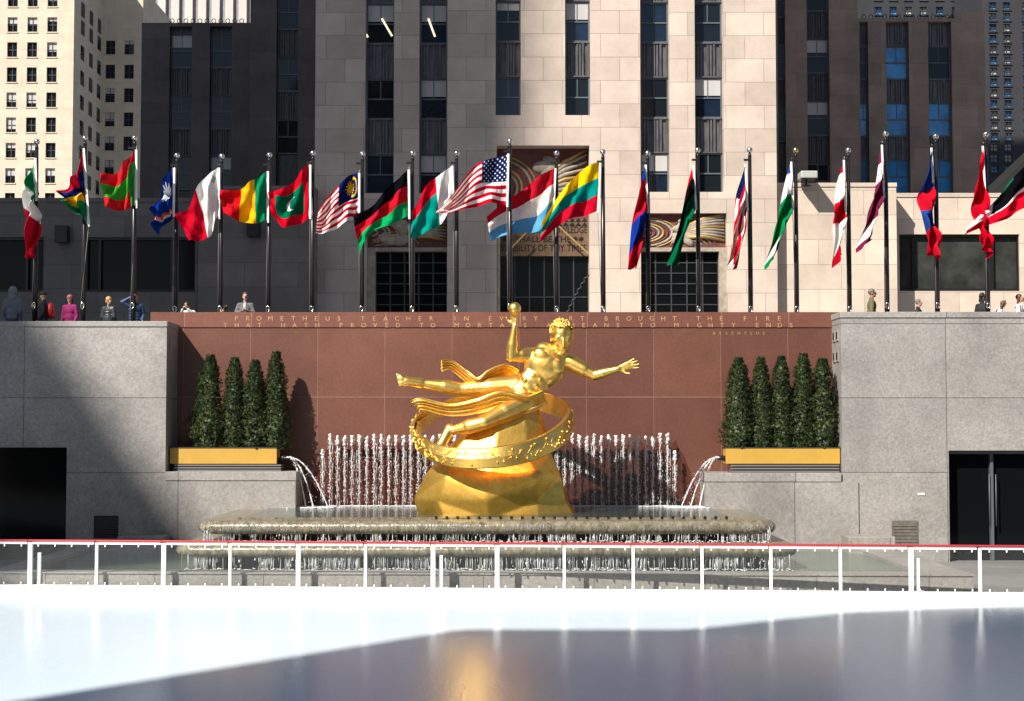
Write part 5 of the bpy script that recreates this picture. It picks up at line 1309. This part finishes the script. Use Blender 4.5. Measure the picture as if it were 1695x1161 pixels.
    if extra: extra(root, W, s, M)
    return root
GREY = cloth('grey_sweat_fabric', (.20, .23, .27)); BLKC = cloth('black_cloth', (.018, .018, .022)); MAG = cloth('magenta_jacket', (.27, .015, .12)); NAVY = cloth('navy_down', (.025, .05, .12), .5)
REDB = cloth('red_pack_nylon', (.55, .02, .03), .5); JEAN = cloth('denim', (.06, .09, .16)); WSH = cloth('white_cotton', (.75, .72, .72)); SUIT = cloth('grey_suit', (.13, .13, .14)); OLV = cloth('olive_jacket', (.13, .115, .055)); PINK = cloth('pink_scarf', (.65, .33, .36)); PUF = mat('black_down', (.03, .033, .04), .35, 0, .3, 10, bump=.5, bscale=10)
HBR = mat('brown_hair', (.09, .045, .02), .6); HBK = mat('black_hair', (.012, .01, .01), .5); HBL = mat('blond_hair', (.55, .33, .12), .55); HGR = mat('greying_hair', (.16, .14, .13), .6); KNIT = cloth('wine_knit', (.35, .1, .12))
def phone(root, W, s, M):
    b = MB(); c = W((0, -.30, 1.27)); b.box(-.035, .035, -.006, .006, -.07, .07); b.v = [tuple(c + M.to_3x3() @ (Matrix.Rotation(R(-50), 3, 'X') @ Vector(v))) for v in b.v]; o = part(b, 'phone', BLACK, root, .006)
def bag(root, W, s, M):
    b = MB(); b.cap(W((.2, .05, 1.42)), W((-.16, -.12, 1.05)), .018, .018); part(b, 'bag_strap', PINK, root)
person(21, 476, 43.75, 180, 'person in a grey hooded sweatshirt seen from behind at the left edge', GREY, JEAN, hood=True)
person(72, 483, 43.8, -80, 'person in black beside a red backpack near the first flagpole', BLKC, JEAN, hat=BLKC, pack=REDB)
person(116, 489, 43.75, -10, 'person in a magenta jacket and wine red knit hat facing the rink', MAG, JEAN, hat=KNIT, hair=HBR, hairlen=.1)
person(180, 492, 43.75, 160, 'blond person in a shiny black down jacket seen from behind', PUF, JEAN, hair=HBL, puffy=True, hairlen=.05)
person(224, 487, 43.8, 20, 'person in a navy down jacket raising one arm to shade the eyes', NAVY, JEAN, hair=HBK, puffy=True, skin=SK2, arms=(((-.40, -.02, 1.52), (-.12, -.12, 1.68)), ((.26, .02, 1.13), (.2, -.14, .95))))
person(318, 502, 44.6, -20, 'dark haired person in white leaning on the red parapet', WSH, JEAN, hair=HBK, arms=(((-.26, -.16, 1.25), (-.08, -.30, 1.38)), ((.26, -.16, 1.25), (.1, -.30, 1.38))))
person(356, 507, 44.6, 60, 'dark haired person bending low behind the red parapet', BLKC, JEAN, hair=HBK, skin=SK2)
person(406, 485, 44.5, 5, 'man in a grey suit looking at the phone in his hands above the inscription', SUIT, SUIT, hair=HBR, shirt=WSH, arms=(((-.27, -.04, 1.15), (-.06, -.24, 1.23)), ((.27, -.04, 1.15), (.06, -.24, 1.23))), extra=phone)
person(1443, 479, 44.2, 80, 'man in an olive jacket and sunglasses walking right', OLV, JEAN, hair=HGR, glasses=True, skin=SK2)
person(1520, 497, 44.2, 70, 'grey haired person in black low behind the right coping', BLKC, BLKC, hair=HGR)
person(1626, 486, 44.8, 120, 'person with full black hair in black beside the rightmost flagpole', BLKC, BLKC, hair=HBK, skin=SK2, hairlen=.12)
person(1647, 499, 44.2, 75, 'long brown haired person low behind the coping near the right edge', WSH, JEAN, hair=HBR, hairlen=.2)
person(1687, 488, 44.3, 60, 'person in white with a pink scarf and a hand at the face', WSH, JEAN, hair=HBR, hairlen=.2, extra=bag, arms=(((-.27, -.04, 1.15), (-.22, -.12, .92)), ((.25, -.18, 1.25), (.08, -.15, 1.56))))
